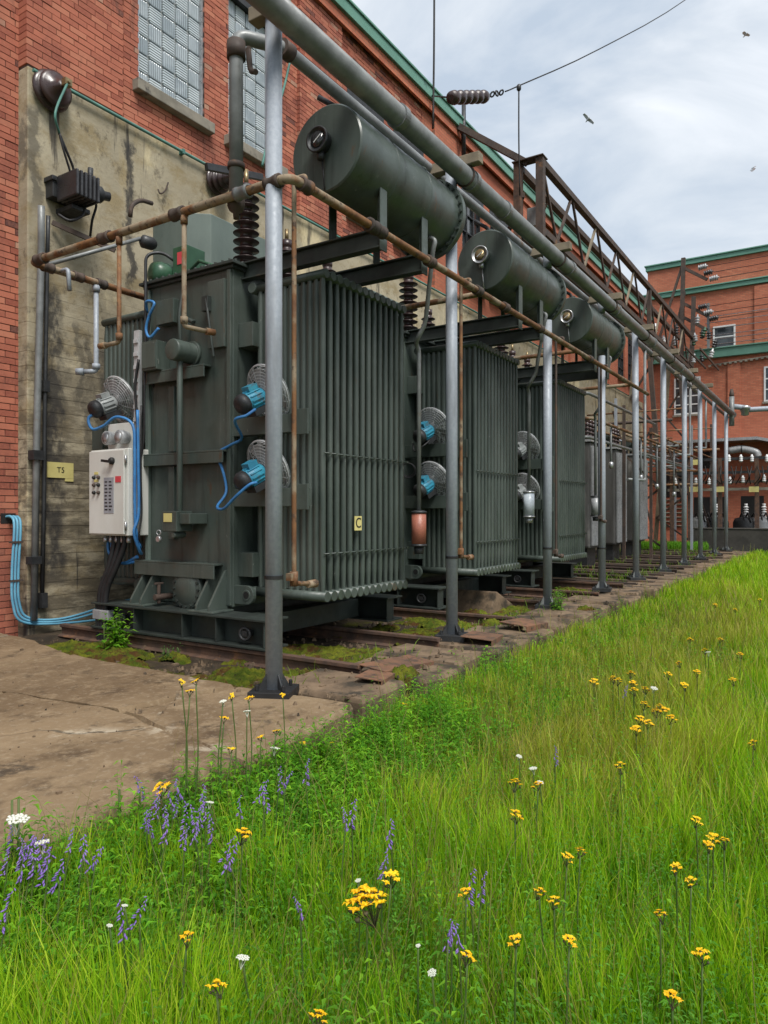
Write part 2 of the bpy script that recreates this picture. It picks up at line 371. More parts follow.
# soil between rails
t = NT('dirt')
c = t.mix(t.ramp(t.noise(5, 7, .7), .35, .65), (.075,.055,.036), (.035,.028,.02))
c = t.mix(t.ramp(t.noise(1.6, 6, .65, (1,1,1), (2,0,0)), .53, .62), c, (.075,.075,.012))
c = t.mix(t.ramp(t.noise(30, 4, .7), .62, .7, 0, .6), c, (.16,.125,.085))
t.bump(t.noise(25, 7, .75), .9, .03); M['dirt'] = t.done(c, .95, 0, .2)
t = NT('soil_under_grass')
c = t.mix(t.ramp(t.noise(4, 6, .7), .35, .65), (.045,.050,.018), (.03,.055,.012))
c = t.mix(t.ramp(t.noise(.08, 4, .5), .4, .6), c, (.05,.075,.018))
t.bump(t.noise(20, 6, .7), .8, .03); M['soil'] = t.done(c, .95, 0, .2)
t = NT('moss')
c = t.mix(t.ramp(t.noise(7, 6, .7), .35, .65), (.055,.085,.008), (.155,.165,.015)); c = t.mix(t.ramp(t.noise(5, 7, .7, (1,1,1), (5,1,0)), .5, .62), c, (.085,.042,.014)); c = t.mix(t.ramp(t.noise(16, 6, .75, (1,1,1), (5,1,0)), .55, .66), c, (.03,.026,.014))
t.bump(t.noise(70, 6, .8), 1, .02); M['moss'] = t.done(c, .95, 0, .15)
def leafy(name, attr=True, c1=(.07,.15,.02), c2=(.1,.2,.03), trans=.45):
    t = NT(name)
    if attr: c = t.attr('col')['Color']
    else: c = t.mix(t.ramp(t.noise(9, 4), .35, .65), c1, c2)
    t.done(c, .55, 0, .3)
    tr = t.n.new('ShaderNodeBsdfTranslucent'); t.put(tr.inputs['Color'], t.mix(1.0, c, (1.15,1.2,.55), 'MULTIPLY'))
    mx = t.n.new('ShaderNodeMixShader'); mx.inputs[0].default_value = trans
    t.l.new(t.b.outputs[0], mx.inputs[1]); t.l.new(tr.outputs[0], mx.inputs[2]); t.l.new(mx.outputs[0], t.n['Material Output'].inputs[0])
    return t.m
M['grass'] = leafy('grass_blades'); M['weed'] = leafy('weed_leaves')
M['leaf'] = leafy('young_leaves', False, (.12,.30,.02), (.20,.40,.035))
M['stem'] = leafy('flower_stem', False, (.06,.11,.025), (.09,.13,.035), .1)
M['petal_yellow'] = leafy('yellow_petals', False, (.86,.50,.010), (.90,.62,.015), .25)
M['bud_dark'] = simple('dark_buds', (.06,.045,.02), (.04,.05,.02), 9, .7, 0, 0)
M['petal_purple'] = leafy('violet_petals', False, (.22,.13,.48), (.31,.20,.58), .25)
M['petal_white'] = leafy('white_petals', False, (.72,.72,.66), (.64,.66,.58), .2)
# glass
t = NT('glass_block'); 
c = t.mix(t.ramp(t.noise(3, 4, .6), .4, .6), (.36,.415,.45), (.26,.31,.34))
X_, Y_, Z_ = t.sep()[:3]
a1 = t.math('SINE', t.math('MULTIPLY', X_, 190)); a2 = t.math('SINE', t.math('MULTIPLY', Z_, 190))
c = t.mix(t.ramp(t.attr('tint')['Fac'], 0, 1, 0, .6), c, (.50,.55,.57))
t.bump(t.mix(t.math('GREATER_THAN', t.attr('tint')['Fac'], .5), a1, a2), .8, .006); M['glass_block'] = t.done(c, .12, 0, .6)
t = NT('dark_window_glass'); c = t.mix(t.ramp(t.noise(2, 3), .4, .6), (.02,.025,.03), (.05,.06,.068)); M['pane'] = t.done(c, .06, 0, .6)
M['gauge_glass'] = simple('gauge_glass', (.03,.03,.032), None, 9, .05, 0, 0, spec=.6)
M['concrete_old'] = simple('stained_grey_tank', (.10,.10,.098), (.05,.048,.045), 2, .7, 0, .1, (.22,.215,.2), (.55,.7), 1.5, (1,1,.3))
M['retaining'] = simple('black_stained_concrete', (.06,.056,.05), (.03,.028,.026), 2, .9, 0, .4, (.12,.11,.095), (.6,.75), 3)
M['bird'] = simple('grey_feathers', (.5,.51,.53), (.42,.43,.45), 9, .8, 0, 0)
# ================================================================== THE SETTING
WALLY = 7.28; RECY = 7.34; LEFTY = 7.43          # pier face, recessed bay face, wall left of the concrete
PANX, PANTOP = 4.33, 5.94
SOIL = -.34
def soil_h(x, y):
    k = max(0, min(1, (y-1.7)/.8)); k = k*k*(3-2*k)
    return SOIL + .14*k + .05*mnoise.noise(Vector((x*.5, y*.5, 0))) + .02*mnoise.noise(Vector((x*2, y*2, 3)))
# ground: one sheet to the horizon, finer near the camera
xs = [-400,-120,-40,-12,-6] + [-3+.35*i for i in range(96)] + [34,44,80,200,500]
ys = [-500,-160,-60,-30,-18] + [-12+.35*i for i in range(44)] + [3.6, 6.9, 12, 40, 150, 500]
mb = MB()
for x in xs:
    for y in ys:
        mb.v.append((x, y, soil_h(x, y) if abs(x) < 33 and -13 < y < 4 else SOIL-.03))
ny = len(ys)
for i in range(len(xs)-1):
    for j in range(ny-1): mb.face((i*ny+j, (i+1)*ny+j, (i+1)*ny+j+1, i*ny+j+1), True)
struct(mb.build('ground', M['soil']))
# slab: broken pieces of an old concrete apron
def slab_piece(poly, z0, z1, seed):
    """irregular concrete piece with a ragged top rim"""
    random.seed(seed); pts = []
    n = len(poly)
    for i in range(n):
        a, b = Vector(poly[i]), Vector(poly[(i+1) % n]); L = (b-a).length; k = max(1, int(L/.16))
        for j in range(k):
            p = a.lerp(b, j/k)
            if j: p += Vector((rnd(-.016,.016), rnd(-.016,.016)))
            pts.append(p)
    mb = MB(); m = len(pts); cx = sum((p for p in pts), Vector((0,0)))/m
    for p in pts: mb.v.append((p.x, p.y, z0))
    for p in pts: mb.v.append((p.x, p.y, z1-.03+rnd(-.008,.006)))
    for p in pts:
        q = p + (cx-p).normalized()*rnd(.012,.035); mb.v.append((q.x, q.y, z1+rnd(-.003,.002)))
    for k in range(2):
        for i in range(m):
            j = (i+1) % m; mb.face((k*m+i, k*m+j, (k+1)*m+j, (k+1)*m+i))
    mb.face([2*m+i for i in range(m)]); mb.face([i for i in range(m)][::-1])
    return mb
sl = struct(empty('slab'))
slabs = [[(-4,2.47),(.98,2.5),(1.4,4.4),(1.3,7.4),(-4,7.4)],
         [(1.0,2.5),(2.55,2.46),(2.8,3.7),(2.68,4.72),(1.42,4.4)],
         [(2.57,2.46),(3.2,2.5),(3.72,2.62),(3.66,3.55),(2.82,3.7)],
         [(1.42,4.43),(2.68,4.75),(2.82,3.73),(3.66,3.58),(3.71,5.5),(1.36,5.8)],
         [(1.36,5.83),(3.71,5.53),(3.95,6.6),(4.02,7.26),(3.6,7.42),(1.32,7.4)]]
for i, s in enumerate(slabs): slab_piece(s, SOIL-.05, [0,.004,-.006,.003,-.004][i], 30+i).build('slab_piece', M['slab'], sl)
# pit floor under the transformers
mb = MB(); gx = [3.6+.16*i for i in range(190)]; gy = [3.0+.16*i for i in range(28)]
for x in gx:
    for y in gy: mb.v.append((x, y, -.085 + .035*mnoise.noise(Vector((x*1.7, y*1.7, 1))) + .02*mnoise.noise(Vector((x*6, y*6, 4)))))
for i in range(len(gx)-1):
    for j in range(len(gy)-1):
        k = len(gy); mb.face((i*k+j, (i+1)*k+j, (i+1)*k+j+1, i*k+j+1), True)
struct(mb.build('dirt_ground', M['dirt']))
# kerb of broken concrete blocks between the rail ends
RAILX = [4.5, 5.86, 7.48, 9.06, 10.5, 12.0] + [12.75+.72*i for i in range(18)]
kb = struct(empty('kerb')); edges = [3.74] + RAILX[:6] + [12.75+1.44*i for i in range(9)] + [26.5]
random.seed(5)
for i in range(len(edges)-1):
    a, b = edges[i]+.06, edges[i+1]-.06
    nseg = 2 if b-a > 1.0 else 1
    for k in range(nseg):
        x0 = a + (b-a)*k/nseg + .01; x1 = a + (b-a)*(k+1)/nseg - .02
        yo = 2.6 + rnd(-.05,.05); yi = 3.42 + rnd(-.12,.06); zt = rnd(-.035,.03) - (.02 if i < 6 else .05)
        slab_piece([(x0,yo),(x1,yo+rnd(-.04,.04)),(x1,yi),(x0,yi+rnd(-.06,.04))], SOIL-.05, zt, 60+i*2+k).build('kerb_block', M['kerb'], kb)
ORD = ['first','second','third','fourth','fifth','sixth','seventh','eighth','ninth','tenth','eleventh','twelfth','thirteenth','fourteenth','fifteenth','sixteenth','seventeenth','eighteenth','nineteenth','twentieth'] + ['twenty-'+w for w in ('first','second','third','fourth','fifth','sixth','seventh','eighth','ninth')] + ['thirtieth'] + [q+'-'+w for q in ('thirty','forty') for w in ('first','second','third','fourth','fifth','sixth','seventh','eighth','ninth','tenth')]
# rails running out from under the transformers
for i, x in enumerate(RAILX):
    head = [(-.034,.0),(.034,.0),(.034,-.03),(.009,-.042),(.009,-.105),(.055,-.118),(.055,-.13),(-.055,-.13),(-.055,-.118),(-.009,-.105),(-.009,-.042),(-.034,-.03)]
    zt = .045 if i < 6 else .0
    y0 = (3.12 if i < 4 else 3.0) + rnd(-.05,.05); y1 = 6.9
    mb = MB(); mb.prism(head, y0, y1, 'Y')
    timber = i >= 6 and i % 3 == 1
    if timber: mb = MB().box(-.09, .09, y0-.1, y1, -.15, -.02)
    r = mb.build('timber_beam' if timber else 'steel_rail', M['sleeper'] if timber else (M['rust'] if i < 6 else M['rust_dark']), None, (x, 0, zt), .004)
    nm = ORD
    if i < 6:
        tag(r, f'rusty steel rail embedded in the plinth, {nm[i]} from the concrete slab', 'rail', 'rails under the transformers')
    elif timber: tag(r, f'dark weathered timber beam among the far rails, {ORD[(i-7)//3]} beyond the last green transformer', 'beam', 'timbers beyond the transformers')
    else: tag(r, f'dark rusty rail, {ORD[i-6-(i-5)//3]} in the row beyond the last green transformer', 'rail', 'rails beyond the transformers')
# rusty steel cover plates at the rail ends
for (x, y, w, d, rz, lab) in ((4.33,2.86,.30,.20,.25,'small rusty steel plate on the kerb beside the nearest post base'),
                             (4.78,2.95,.62,.26,-.12,'large orange rusty plate on the kerb at the end of the first rail'),
                             (6.28,2.92,.44,.3,.18,'folded rusty plate on the kerb by the second post'),
                             (7.3,2.9,.5,.32,-.1,'rusty plate on the kerb between the second and third posts')):
    mb = MB(); mb.box(-w/2, w/2, -d/2, d/2, .0, .009); mb.box(-w/2, w/2, -d/2-.009, -d/2, -.05, .009)
    o = mb.build('rusty_plate', M['rust_plate'], None, (x, y, .022), .002); o.rotation_euler = (math.radians(4), math.radians(2), rz); tag(o, lab, 'plate')
# moss cushions
mb = MB(); random.seed(11)
def moss_patch(cx, cy, rx, ry, h, z=-.09):
    n = 34; b = len(mb.v)
    for i in range(n+1):
        for j in range(n+1):
            x, y = cx+rx*(2*i/n-1), cy+ry*(2*j/n-1); q = math.hypot(2*i/n-1, 2*j/n-1)
            q += .55*mnoise.noise(Vector((x*4, y*4, 2)))
            e_ = max(0, 1-q)**.5 if q < 1 else -.4
            mb.v.append((x, y, z + h*e_*(.6+.7*abs(mnoise.noise(Vector((x*9, y*9, 7))))) + .022*mnoise.noise(Vector((x*26, y*26, 1))) + .012*mnoise.noise(Vector((x*60, y*60, 1)))))
    for i in range(n):
        for j in range(n): mb.face((b+i*(n+1)+j, b+(i+1)*(n+1)+j, b+(i+1)*(n+1)+j+1, b+i*(n+1)+j+1), True)
for k in range(16): moss_patch(rnd(4.7,5.8), rnd(3.3,4.3), rnd(.15,.4), rnd(.12,.3), rnd(.05,.1))
for k in range(12): moss_patch(rnd(6.0,7.4), rnd(3.3,4.4), rnd(.15,.4), rnd(.12,.3), rnd(.05,.11))
for k in range(9): moss_patch(rnd(7.6,9.0), rnd(3.3,4.2), rnd(.15,.35), rnd(.12,.3), rnd(.04,.1))
for k in range(8): moss_patch(rnd(9.2,12), rnd(3.3,4.2), rnd(.15,.4), rnd(.12,.3), rnd(.04,.1))
for k in range(14): moss_patch(rnd(3.8,4.3), rnd(3.5,6.6), rnd(.1,.3), rnd(.2,.4), rnd(.04,.1))
moss_patch(4.62,2.78,.13,.1,.13,-.04); moss_patch(6.35,3.3,.15,.12,.1,-.05); moss_patch(4.2,3.55,.2,.12,.08,-.05); moss_patch(9.0,2.75,.18,.12,.11,-.05); moss_patch(7.35,3.3,.2,.12,.1,-.05)
o = mb.build('moss', M['moss']); o['kind'] = 'stuff'; tag(o, 'yellow-green moss cushions between the rails under the transformers', 'moss')
# rubble, chips and dead leaves lying on the pit floor and the kerb
mb = MB(); random.seed(19)
for k in range(2600):
    x = 3.7+9*rnd(0,1)**1.6; y = rnd(2.65,4.6) if k % 3 else rnd(3.3,6.8)
    if (x < 3.78 and y > 3.5) or (y < 3.4 and rnd(0,1) < .75): continue
    r_ = .006+.03*rnd(0,1)**4; z = -.075 if y > 3.42 else .0
    if k % 11 == 0: x, y, z, r_ = rnd(1.4,3.6), rnd(2.55,7), .004, .004+.012*rnd(0,1)**3
    if rnd(0,1) < .3: r_ *= .8; mb.box(x-r_,x+r_,y-r_*.6,y+r_*.6,z-.01,z+.004+rnd(0,.006)); continue
    b = len(mb.v); a0 = rnd(0,6)
    for i in range(5): a = a0+i*1.257; q = r_*rnd(.7,1.2); mb.v.append((x+q*math.cos(a), y+q*math.sin(a), z-.01))
    for i in range(5): a = a0+i*1.257+.2; q = r_*rnd(.4,.7); mb.v.append((x+q*math.cos(a), y+q*math.sin(a), z+r_*rnd(.5,1)))
    for i in range(5): j = (i+1) % 5; mb.face((b+i,b+j,b+5+j,b+5+i))
    mb.face([b+5+i for i in range(5)])
o = mb.build('rubble', M['kerb']); o['kind'] = 'stuff'; tag(o, 'small stones and chips scattered between the rails', 'rubble')
# concrete wedge beside the second transformer
mb = MB(); mb.prism([(8.35,-.1),(8.45,.2),(8.55,.19),(9.25,-.1)], 3.75, 4.4, 'Y')
tag(mb.build('concrete_ramp', M['kerb'], None, (0,0,0), .02), 'sloping concrete wedge on the ground behind the second transformer', 'ramp')

# ================================================================== THE LONG BRICK BUILDING
bld = thing('brick_building', 'long red brick building with green cornice and concrete lower wall behind the transformers', 'building')
XB = 12.9                                     # bricks are built one by one up to here
BL, BH, GAP = .215, .0695, .009
PITCH = 4.47; WZ0, WZ1 = 6.52, 8.6; TOPZ = 9.74; XEND = 33.6
bays = [(5.54+PITCH*k, 8.86+PITCH*k) for k in range(6)]
wins = [w for k in range(6) for w in ((5.81+PITCH*k, 6.9+PITCH*k), (7.35+PITCH*k, 8.43+PITCH*k))]
# wall core in mortar (near) and brick material (far), set out so that window openings stay open
def wall_boxes(mb, x0, x1, y0, y1, z0, z1, holes):
    xs = sorted({x0, x1, *[h for a, b in holes for h in (a, b) if x0 < h < x1]})
    for a, b in zip(xs, xs[1:]):
        m = (a+b)/2
        if any(p < m < q for p, q in holes):
            if z0 < WZ0: mb.box(a, b, y0, y1, z0, WZ0)
            if z1 > WZ1: mb.box(a, b, y0, y1, WZ1, z1)
        else: mb.box(a, b, y0, y1, z0, z1)
core = MB()
core.box(-6, PANX+.02, LEFTY+.012, LEFTY+.4, SOIL, TOPZ)
segs = []                                     # (x0,x1,face y)
px = PANX
for a, b in bays: segs += [(px, a, WALLY), (a, b, RECY)]; px = b
segs.append((px, XEND, WALLY))
for (a, b, y) in segs:
    if a >= XB: break
    wall_boxes(core, a+(.014 if y == WALLY else 0), min(b, XB)-(.014 if y == WALLY and b < XB else 0), y+.012, y+.4, PANTOP-.3, TOPZ, wins)
wall = core.build('wall', M['mortar'], bld)
far = MB()
for (a, b, y) in segs:
    if b <= XB: continue
    wall_boxes(far, max(a, XB), b, y, y+.4, PANTOP-.3, TOPZ, wins)
far.box(31.9, XEND, WALLY, WALLY+.4, SOIL, PANTOP-.3)
far.build('distant_wall', M['brick_far'], bld)
# bricks
random.seed(21); specs = []
def lay(x0, x1, z0, z1, y, depth, holes=()):
    r0 = int(math.floor(z0/BH)); r1 = int(math.ceil(z1/BH))
    for r in range(r0, r1):
        za = r*BH; zb = za+BH-GAP
        if zb > z1+.01 or za < z0-.03: continue
        off = (BL/2 if r % 2 else 0) + (BL/4 if r % 6 == 3 else 0); k0 = int(math.floor((x0-off)/BL))
        k = k0
        while True:
            a = off + k*BL; b = a+BL-GAP; k += 1
            if a > x1: break
            a, b = max(a, x0), min(b, x1)
            parts = [(a, b)]
            for (p, q) in holes:
                if zb > WZ0 and za < WZ1:
                    np_ = []
                    for (s, e_) in parts:
                        if e_ <= p or s >= q: np_.append((s, e_)); continue
                        if s < p: np_.append((s, p))
                        if e_ > q: np_.append((q, e_))
                    parts = np_
            for (s, e_) in parts:
                if e_-s > .03: specs.append((s, e_, za, zb, y + rnd(-.0035,.0035), depth))
lay(1.5, PANX, SOIL, TOPZ, LEFTY, .1)
for (a, b, y) in segs:
    if a >= XB: break
    lay(a, min(b, XB), PANTOP+.012, TOPZ, y, .17 if y == WALLY else .1, wins)
# variants of one brick, shared by the largest ones in view
variants = []
for k in range(14):
    mb = MB(); j = lambda: rnd(-.0018,.0018)
    mb.box(0, 1, 0, 1, 0, 1); me = mb.mesh('brick'); me.materials.append(M['brick'])
    at = me.attributes.new('tint', 'FLOAT', 'POINT'); at.data.foreach_set('value', [random.random()]*8); variants.append(me)
def brick_size(s):
    c = ((s[0]+s[1])/2, s[4], (s[2]+s[3])/2); p = proj(c)
    if p is None or not (-2 < p[0] < 770 and -2 < p[1] < 1030) or s[1]-s[0] < .15: return 0
    if 232 < p[0] < 245 or 268 < p[0] < 286: return 0
    t = (p[0]-384)/FP
    return (s[1]-s[0])*(SI - t*CO)/p[2]
order = sorted(range(len(specs)), key=lambda i: -brick_size(specs[i])); single = set(order[:300])
for i in order[:300]:
    s = specs[i]; o = bpy.data.objects.new('brick', random.choice(variants)); C.objects.link(o); o.parent = wall
    o.location = (s[0], s[4], s[2]); o.scale = (s[1]-s[0], s[5], s[3]-s[2]); o.rotation_euler = (0, rnd(-.004,.004), rnd(-.004,.004))
mb = MB(); tints = []
for i, s in enumerate(specs):
    if i in single: continue
    mb.box(s[0], s[1], s[4], s[4]+s[5], s[2], s[3]); tints += [random.random()]*8
me = mb.mesh('brickwork'); at = me.attributes.new('tint', 'FLOAT', 'POINT'); at.data.foreach_set('value', tints); me.materials.append(M['brick'])
o = bpy.data.objects.new('brickwork', me); C.objects.link(o); o.parent = wall; o['kind'] = 'stuff'
# cast concrete lower wall
mb = MB(); mb.box(PANX, 31.9, WALLY-.02, LEFTY+.3, -.6, PANTOP)
mb.build('concrete_wall', M['concrete'], bld, bev=.012)
# patch of missing brick where the blue conduits come out
MB().box(4.14, 4.3, LEFTY-.006, LEFTY+.01, 1.09, 1.2).build('wall_opening', M['ink'], bld)
# windows
gb_var = []
for k in range(6):
    m_b = MB(); m_b.box(0,1,0,1,0,1); me = m_b.mesh('glass_block'); me.materials.append(M['glass_block'])
    at = me.attributes.new('tint','FLOAT','POINT'); at.data.foreach_set('value',[(.1,.25,.4,.6,.8,.95)[k]]*8)
    bm = bmesh.new(); bm.from_mesh(me); bmesh.ops.bevel(bm, geom=bm.edges[:], offset=.07, segments=1, affect='EDGES'); bm.to_mesh(me); bm.free(); gb_var.append(me)
for wi, (a, b) in enumerate(wins):
    w = MB(); y = RECY+.06
    w.box(a, b, y+.05, y+.13, WZ0, WZ1)
    if wi < 2:
        win = w.build('window', M['joint'], bld, label='glass block window with stone sill')
        nx, nz = 5, 9; sx, sz = (b-a)/nx, (WZ1-WZ0)/nz
        for i in range(nx):
            for j in range(nz):
                o = bpy.data.objects.new('glass_block', gb_var[(i+j) % 2*3+random.randrange(3)]); C.objects.link(o); o.parent = win
                o.location = (a+i*sx+.012, y+.02, WZ0+j*sz+.012); o.scale = (sx-.024, .045, sz-.024)
        fr = MB(); fr.box(a, a+.03, y-.03, y+.04, WZ0, WZ1); fr.box(b-.03, b, y-.03, y+.04, WZ0, WZ1); fr.build('frame', M['alu'], win)
    else:
        win = w.build('window', M['pane'], bld)
        fr = MB()
        for i in range(4):
            x = a + (b-a)*i/3; fr.box(max(a, x-.02), min(b, x+.02), y, y+.045, WZ0, WZ1)
        for j in range(6):
            z = WZ0 + (WZ1-WZ0)*j/5; fr.box(a+.021, b-.021, y+.006, y+.04, max(WZ0, z-.015), min(WZ1, z+.015))
        fr.build('frame', M['dark_steel'] if wi % 3 else M['grey_pipe'], win)
    s = MB(); s.box(a-.09, b+.09, RECY-.11, RECY+.09, WZ0-.13, WZ0+.01); s.build('sill', M['stone_sill'], bld if wi > 40 else win, bev=.01)
    l = MB(); l.box(a-.05, b+.05, RECY-.006, RECY+.11, WZ1-.005, WZ1+.1); l.build('lintel', M['dark_steel'], win)
# cornice: soffit, fascia, verdigris drip
mb = MB(); mb.box(-6, XEND, WALLY-.12, WALLY+.5, TOPZ+.05, TOPZ+.26); mb.box(-6, XEND, WALLY-.15, WALLY+.5, TOPZ+.262, TOPZ+.31)
mb.build('cornice', M['copper_green'], bld, bev=.01)
mb = MB(); mb.box(PANX, XEND, WALLY-.06, WALLY-.005, TOPZ-.14, TOPZ+.048); mb.build('brick_corbel', M['brick_far'], bld)
MB().box(-6, XEND, WALLY+.3, WALLY+9, TOPZ-.3, TOPZ+.25).build('roof', M['dark_steel'], bld)
MB().box(-6, -5.6, LEFTY, WALLY+9, SOIL, TOPZ).build('end_wall', M['brick_wing'], bld)
# green verdigris rod along the top of the concrete
rod = thing('grounding_rod', 'long green verdigris rod clipped along the top edge of the concrete wall', 'rod')
MB().tube([(PANX+.03, WALLY-.07, PANTOP-.05), (30, WALLY-.07, PANTOP-.05)], .02, 8).build('rod', M['green_rod'], rod)
mb = MB()
for x in (4.6, 6.4, 8.3, 10.2, 12, 14, 17): mb.box(x-.02, x+.02, WALLY-.095, WALLY-.018, PANTOP-.08, PANTOP-.02)
mb.build('clips', M['green_rod'], rod)

# ================================================================== THE FAR WING
wing = thing('brick_building', 'taller red brick wing with green parapets closing the yard at the far end', 'building')
WX = 34.0
def zat(u, v, x=WX): return P(u, v, X=x).z
zc1, zc2, zc3 = zat(651,262), zat(735,279), zat(735,346)
mb = MB(); mb.box(WX, WX+12, -30, WALLY+1.5, SOIL-.1, zc3-.35); mb.build('wall', M['brick_wing'], wing)
mb = MB(); mb.box(WX+.35, WX+12, -30, WALLY+1.5, zc3-.36, zc2-.12); mb.build('middle_wall', M['brick_wing'], wing)
mb = MB(); mb.box(WX+.5, WX+12, -30, WALLY+.35, zc2-.13, zc1-.2); mb.build('upper_wall', M['brick_wing'], wing)
for z, x, y1, h in ((zc1, WX+.4, WALLY+.42, .25), (zc2, WX+.22, WALLY+1.5, .25), (zc3, WX-.2, WALLY+.0, .42)):
    mb = MB(); mb.box(x, WX+1.2, -30, y1, z-h, z-.06); mb.box(x-.06, WX+1.2, -30, y1+.05, z-.058, z)
    mb.build('parapet', M['copper_green'], wing, bev=.01)
for yy in (4.2, .0, -4.2): MB().box(WX-.08, WX+.01, yy-.5, yy, SOIL, zc3-.56).build('pilaster', M['brick_wing'], wing)
for yy in (3.0, -1.8, -6): MB().box(WX+.27, WX+.352, yy-.8, yy+.2, zc3+.05, zc2-.33).build('pilaster', M['brick_wing'], wing)
def wing_window(u0, u1, v0, v1, x, nx=2, nz=2, mat='white'):
    a, b = P(u0, v0, X=x), P(u1, v1, X=x); y0, y1, z0, z1 = b.y, a.y, b.z, a.z
    f = MB(); f.box(x-.05, x+.02, y0-.07, y1+.07, z1, z1+.07); f.box(x-.05, x+.02, y0-.07, y1+.07, z0-.07, z0)
    f.box(x-.049, x+.02, y0-.07, y0, z0, z1); f.box(x-.049, x+.02, y1, y1+.07, z0, z1)
    for i in range(1, nx): q = y0+(y1-y0)*i/nx; f.box(x-.04, x+.02, q-.025, q+.025, z0, z1)
    for j in range(1, nz): q = z0+(z1-z0)*j/nz; f.box(x-.035, x+.02, y0, y1, q-.025, q+.025)
    w = f.build('window', M[mat], wing); MB().box(x-.015, x+.01, y0, y1, z0, z1).build('pane', M['pane'], w)
    MB().box(x-.12, x+.0, y0-.12, y1+.12, z0-.15, z0-.072).build('sill', M['stone_sill'], w)
wing_window(715, 734, 328, 345, WX+.35, 1, 2); wing_window(676, 699, 380, 412, WX, 3, 4)
wing_window(766, 790, 368, 398, WX, 2, 3)
# louvre and dark openings; the flat black panels also paint shade under the canopy
for (u0,u1,v0,v1) in ((664,686,470,497),(694,726,497,527),(732,764,496,528),(700,716,452,468)):
    a, b = P(u0, v0, X=WX), P(u1, v1, X=WX)
    o = MB().box(WX-.02, WX+.01, b.y, a.y, b.z, a.z).build('dark_opening', M['ink'], wing)
a, b = P(664, 496, X=WX), P(687, 526, X=WX)
for k in range(7):
    z = b.z + (a.z-b.z)*k/7; mb = MB(); mb.bar((WX-.06, b.y, z), (WX-.06, a.y, z), .1, .03, (0.6,0,.8)); mb.build('louvre_slat', M['stone_sill'], wing)
# canopy over the switchgear
mb = MB(); a, b = P(664, 441, X=WX-1.2), P(757, 438, X=WX-1.2); mb.box(WX-1.2, WX, b.y, a.y, a.z-.12, a.z)
cz = a.z; cy = b.y
mb.build('canopy', M['alu'], wing)
mb = MB(); mb.prism([(cy, cz-.12),(cy, cz),(cy-3, cz-.75),(cy-3, cz-.87)], WX-1.2, WX, 'X'); mb.build('canopy_slope', M['alu'], wing)
# string of old pipe brackets on the wall
mb = MB(); a, b = P(710, 365, X=WX-.1), P(768, 356, X=WX-.1); mb.tube([a, b], .03, 6)
for k in range(12): p = a.lerp(b, k/11); mb.box(p.x-.06, p.x+.05, p.y-.05, p.y+.05, p.z-.08, p.z)
mb.build('wall_pipe', M['stone_sill'], wing)
# ================================================================== TRANSFORMERS
TPITCH = 3.03
RX0, RX1, RYO, RYI, RZ0, RZ1 = 4.89, 6.25, 3.754, 4.54, .43, 3.31
TX0, TX1, TY0, TY1, TZ0, TZ1 = 4.74, 6.9, 4.68, 5.85, .34, 3.46
def radiator_mesh():
    """one pressed panel: upright flutes between two header tubes; reaches from y=0 to y=-W"""
    mb = MB(); W = RYI-RYO; H = RZ1-RZ0; nf = 11
    for i in range(nf):
        y = -.036 - i*(W-.072)/(nf-1); outer = i in (0, nf-1); b = len(mb.v)
        ry = .03; rx = .027 if outer else .020
        rings = [(.03,.45),(.10,.6),(.135,.62),(.24,1),(H-.22,1),(H-.12,.75),(H-.05,.55)]
        n = 8
        for z, s in rings:
            for k in range(n):
                a = 2*PI*(k+.5)/n; mb.v.append((rx*s*math.cos(a), y+ry*(.55+.45*s)*math.sin(a), z))
        for r in range(len(rings)-1):
            for k in range(n): k2 = (k+1) % n; mb.face((b+r*n+k, b+r*n+k2, b+(r+1)*n+k2, b+(r+1)*n+k), True)
    mb.tube([(0,.02,.05),(0,-W-.02,.05)], .045, 10); mb.tube([(0,.02,H-.04),(0,-W-.01,H-.04)], .04, 10)
    mb.box(-.003,.003,-W+.03,-.03,.1,H-.1)
    return mb
rad_me = radiator_mesh().mesh('radiator_panel'); rad_me.materials.append(M['green'])
def lug(mb, x, y, z, axis=1):
    """plate with a rounded end; axis says on which side the tank lies"""
    poly = [(y+axis*.16, z-.085), (y+axis*.16, z+.085)] + [(y-axis*.085*math.sin(a_), z+.085*math.cos(a_)) for a_ in [PI*k/10 for k in range(11)]]
    mb.prism(poly, x-.02, x+.02, 'X'); mb.lathe([(.034,-.026),(.05,-.026),(.05,.02)], (x, y, z), (1,0,0), 16, False, False)
def cage_mesh():
    mb = MB(); R = .25
    for k in range(9): r = .05+k*(R-.05)/8; mb.ring((.05*(1-(r/R)**2)+.02,0,0), (1,0,0), r, .0028, 28, 4)
    for k in range(8):
        r = .07+k*(R-.07)/7; mb.ring((-.05*(1-(r/R)**2)-.02,0,0), (1,0,0), r, .0028, 28, 4)
    for k in range(14):
        a = 2*PI*k/14; f = lambda r, s: (s*(.05*(1-(r/R)**2)+.02), r*math.cos(a), r*math.sin(a))
        mb.tube([f(.05,1), f(.15,1), f(R,1), f(R,-1), f(.15,-1), f(.07,-1)], .0025, 4, False)
    mb.ring((0,0,0), (1,0,0), R+.002, .008, 28, 6)
    return mb
cage_me = cage_mesh().mesh('cage'); cage_me.materials.append(M['cage'])
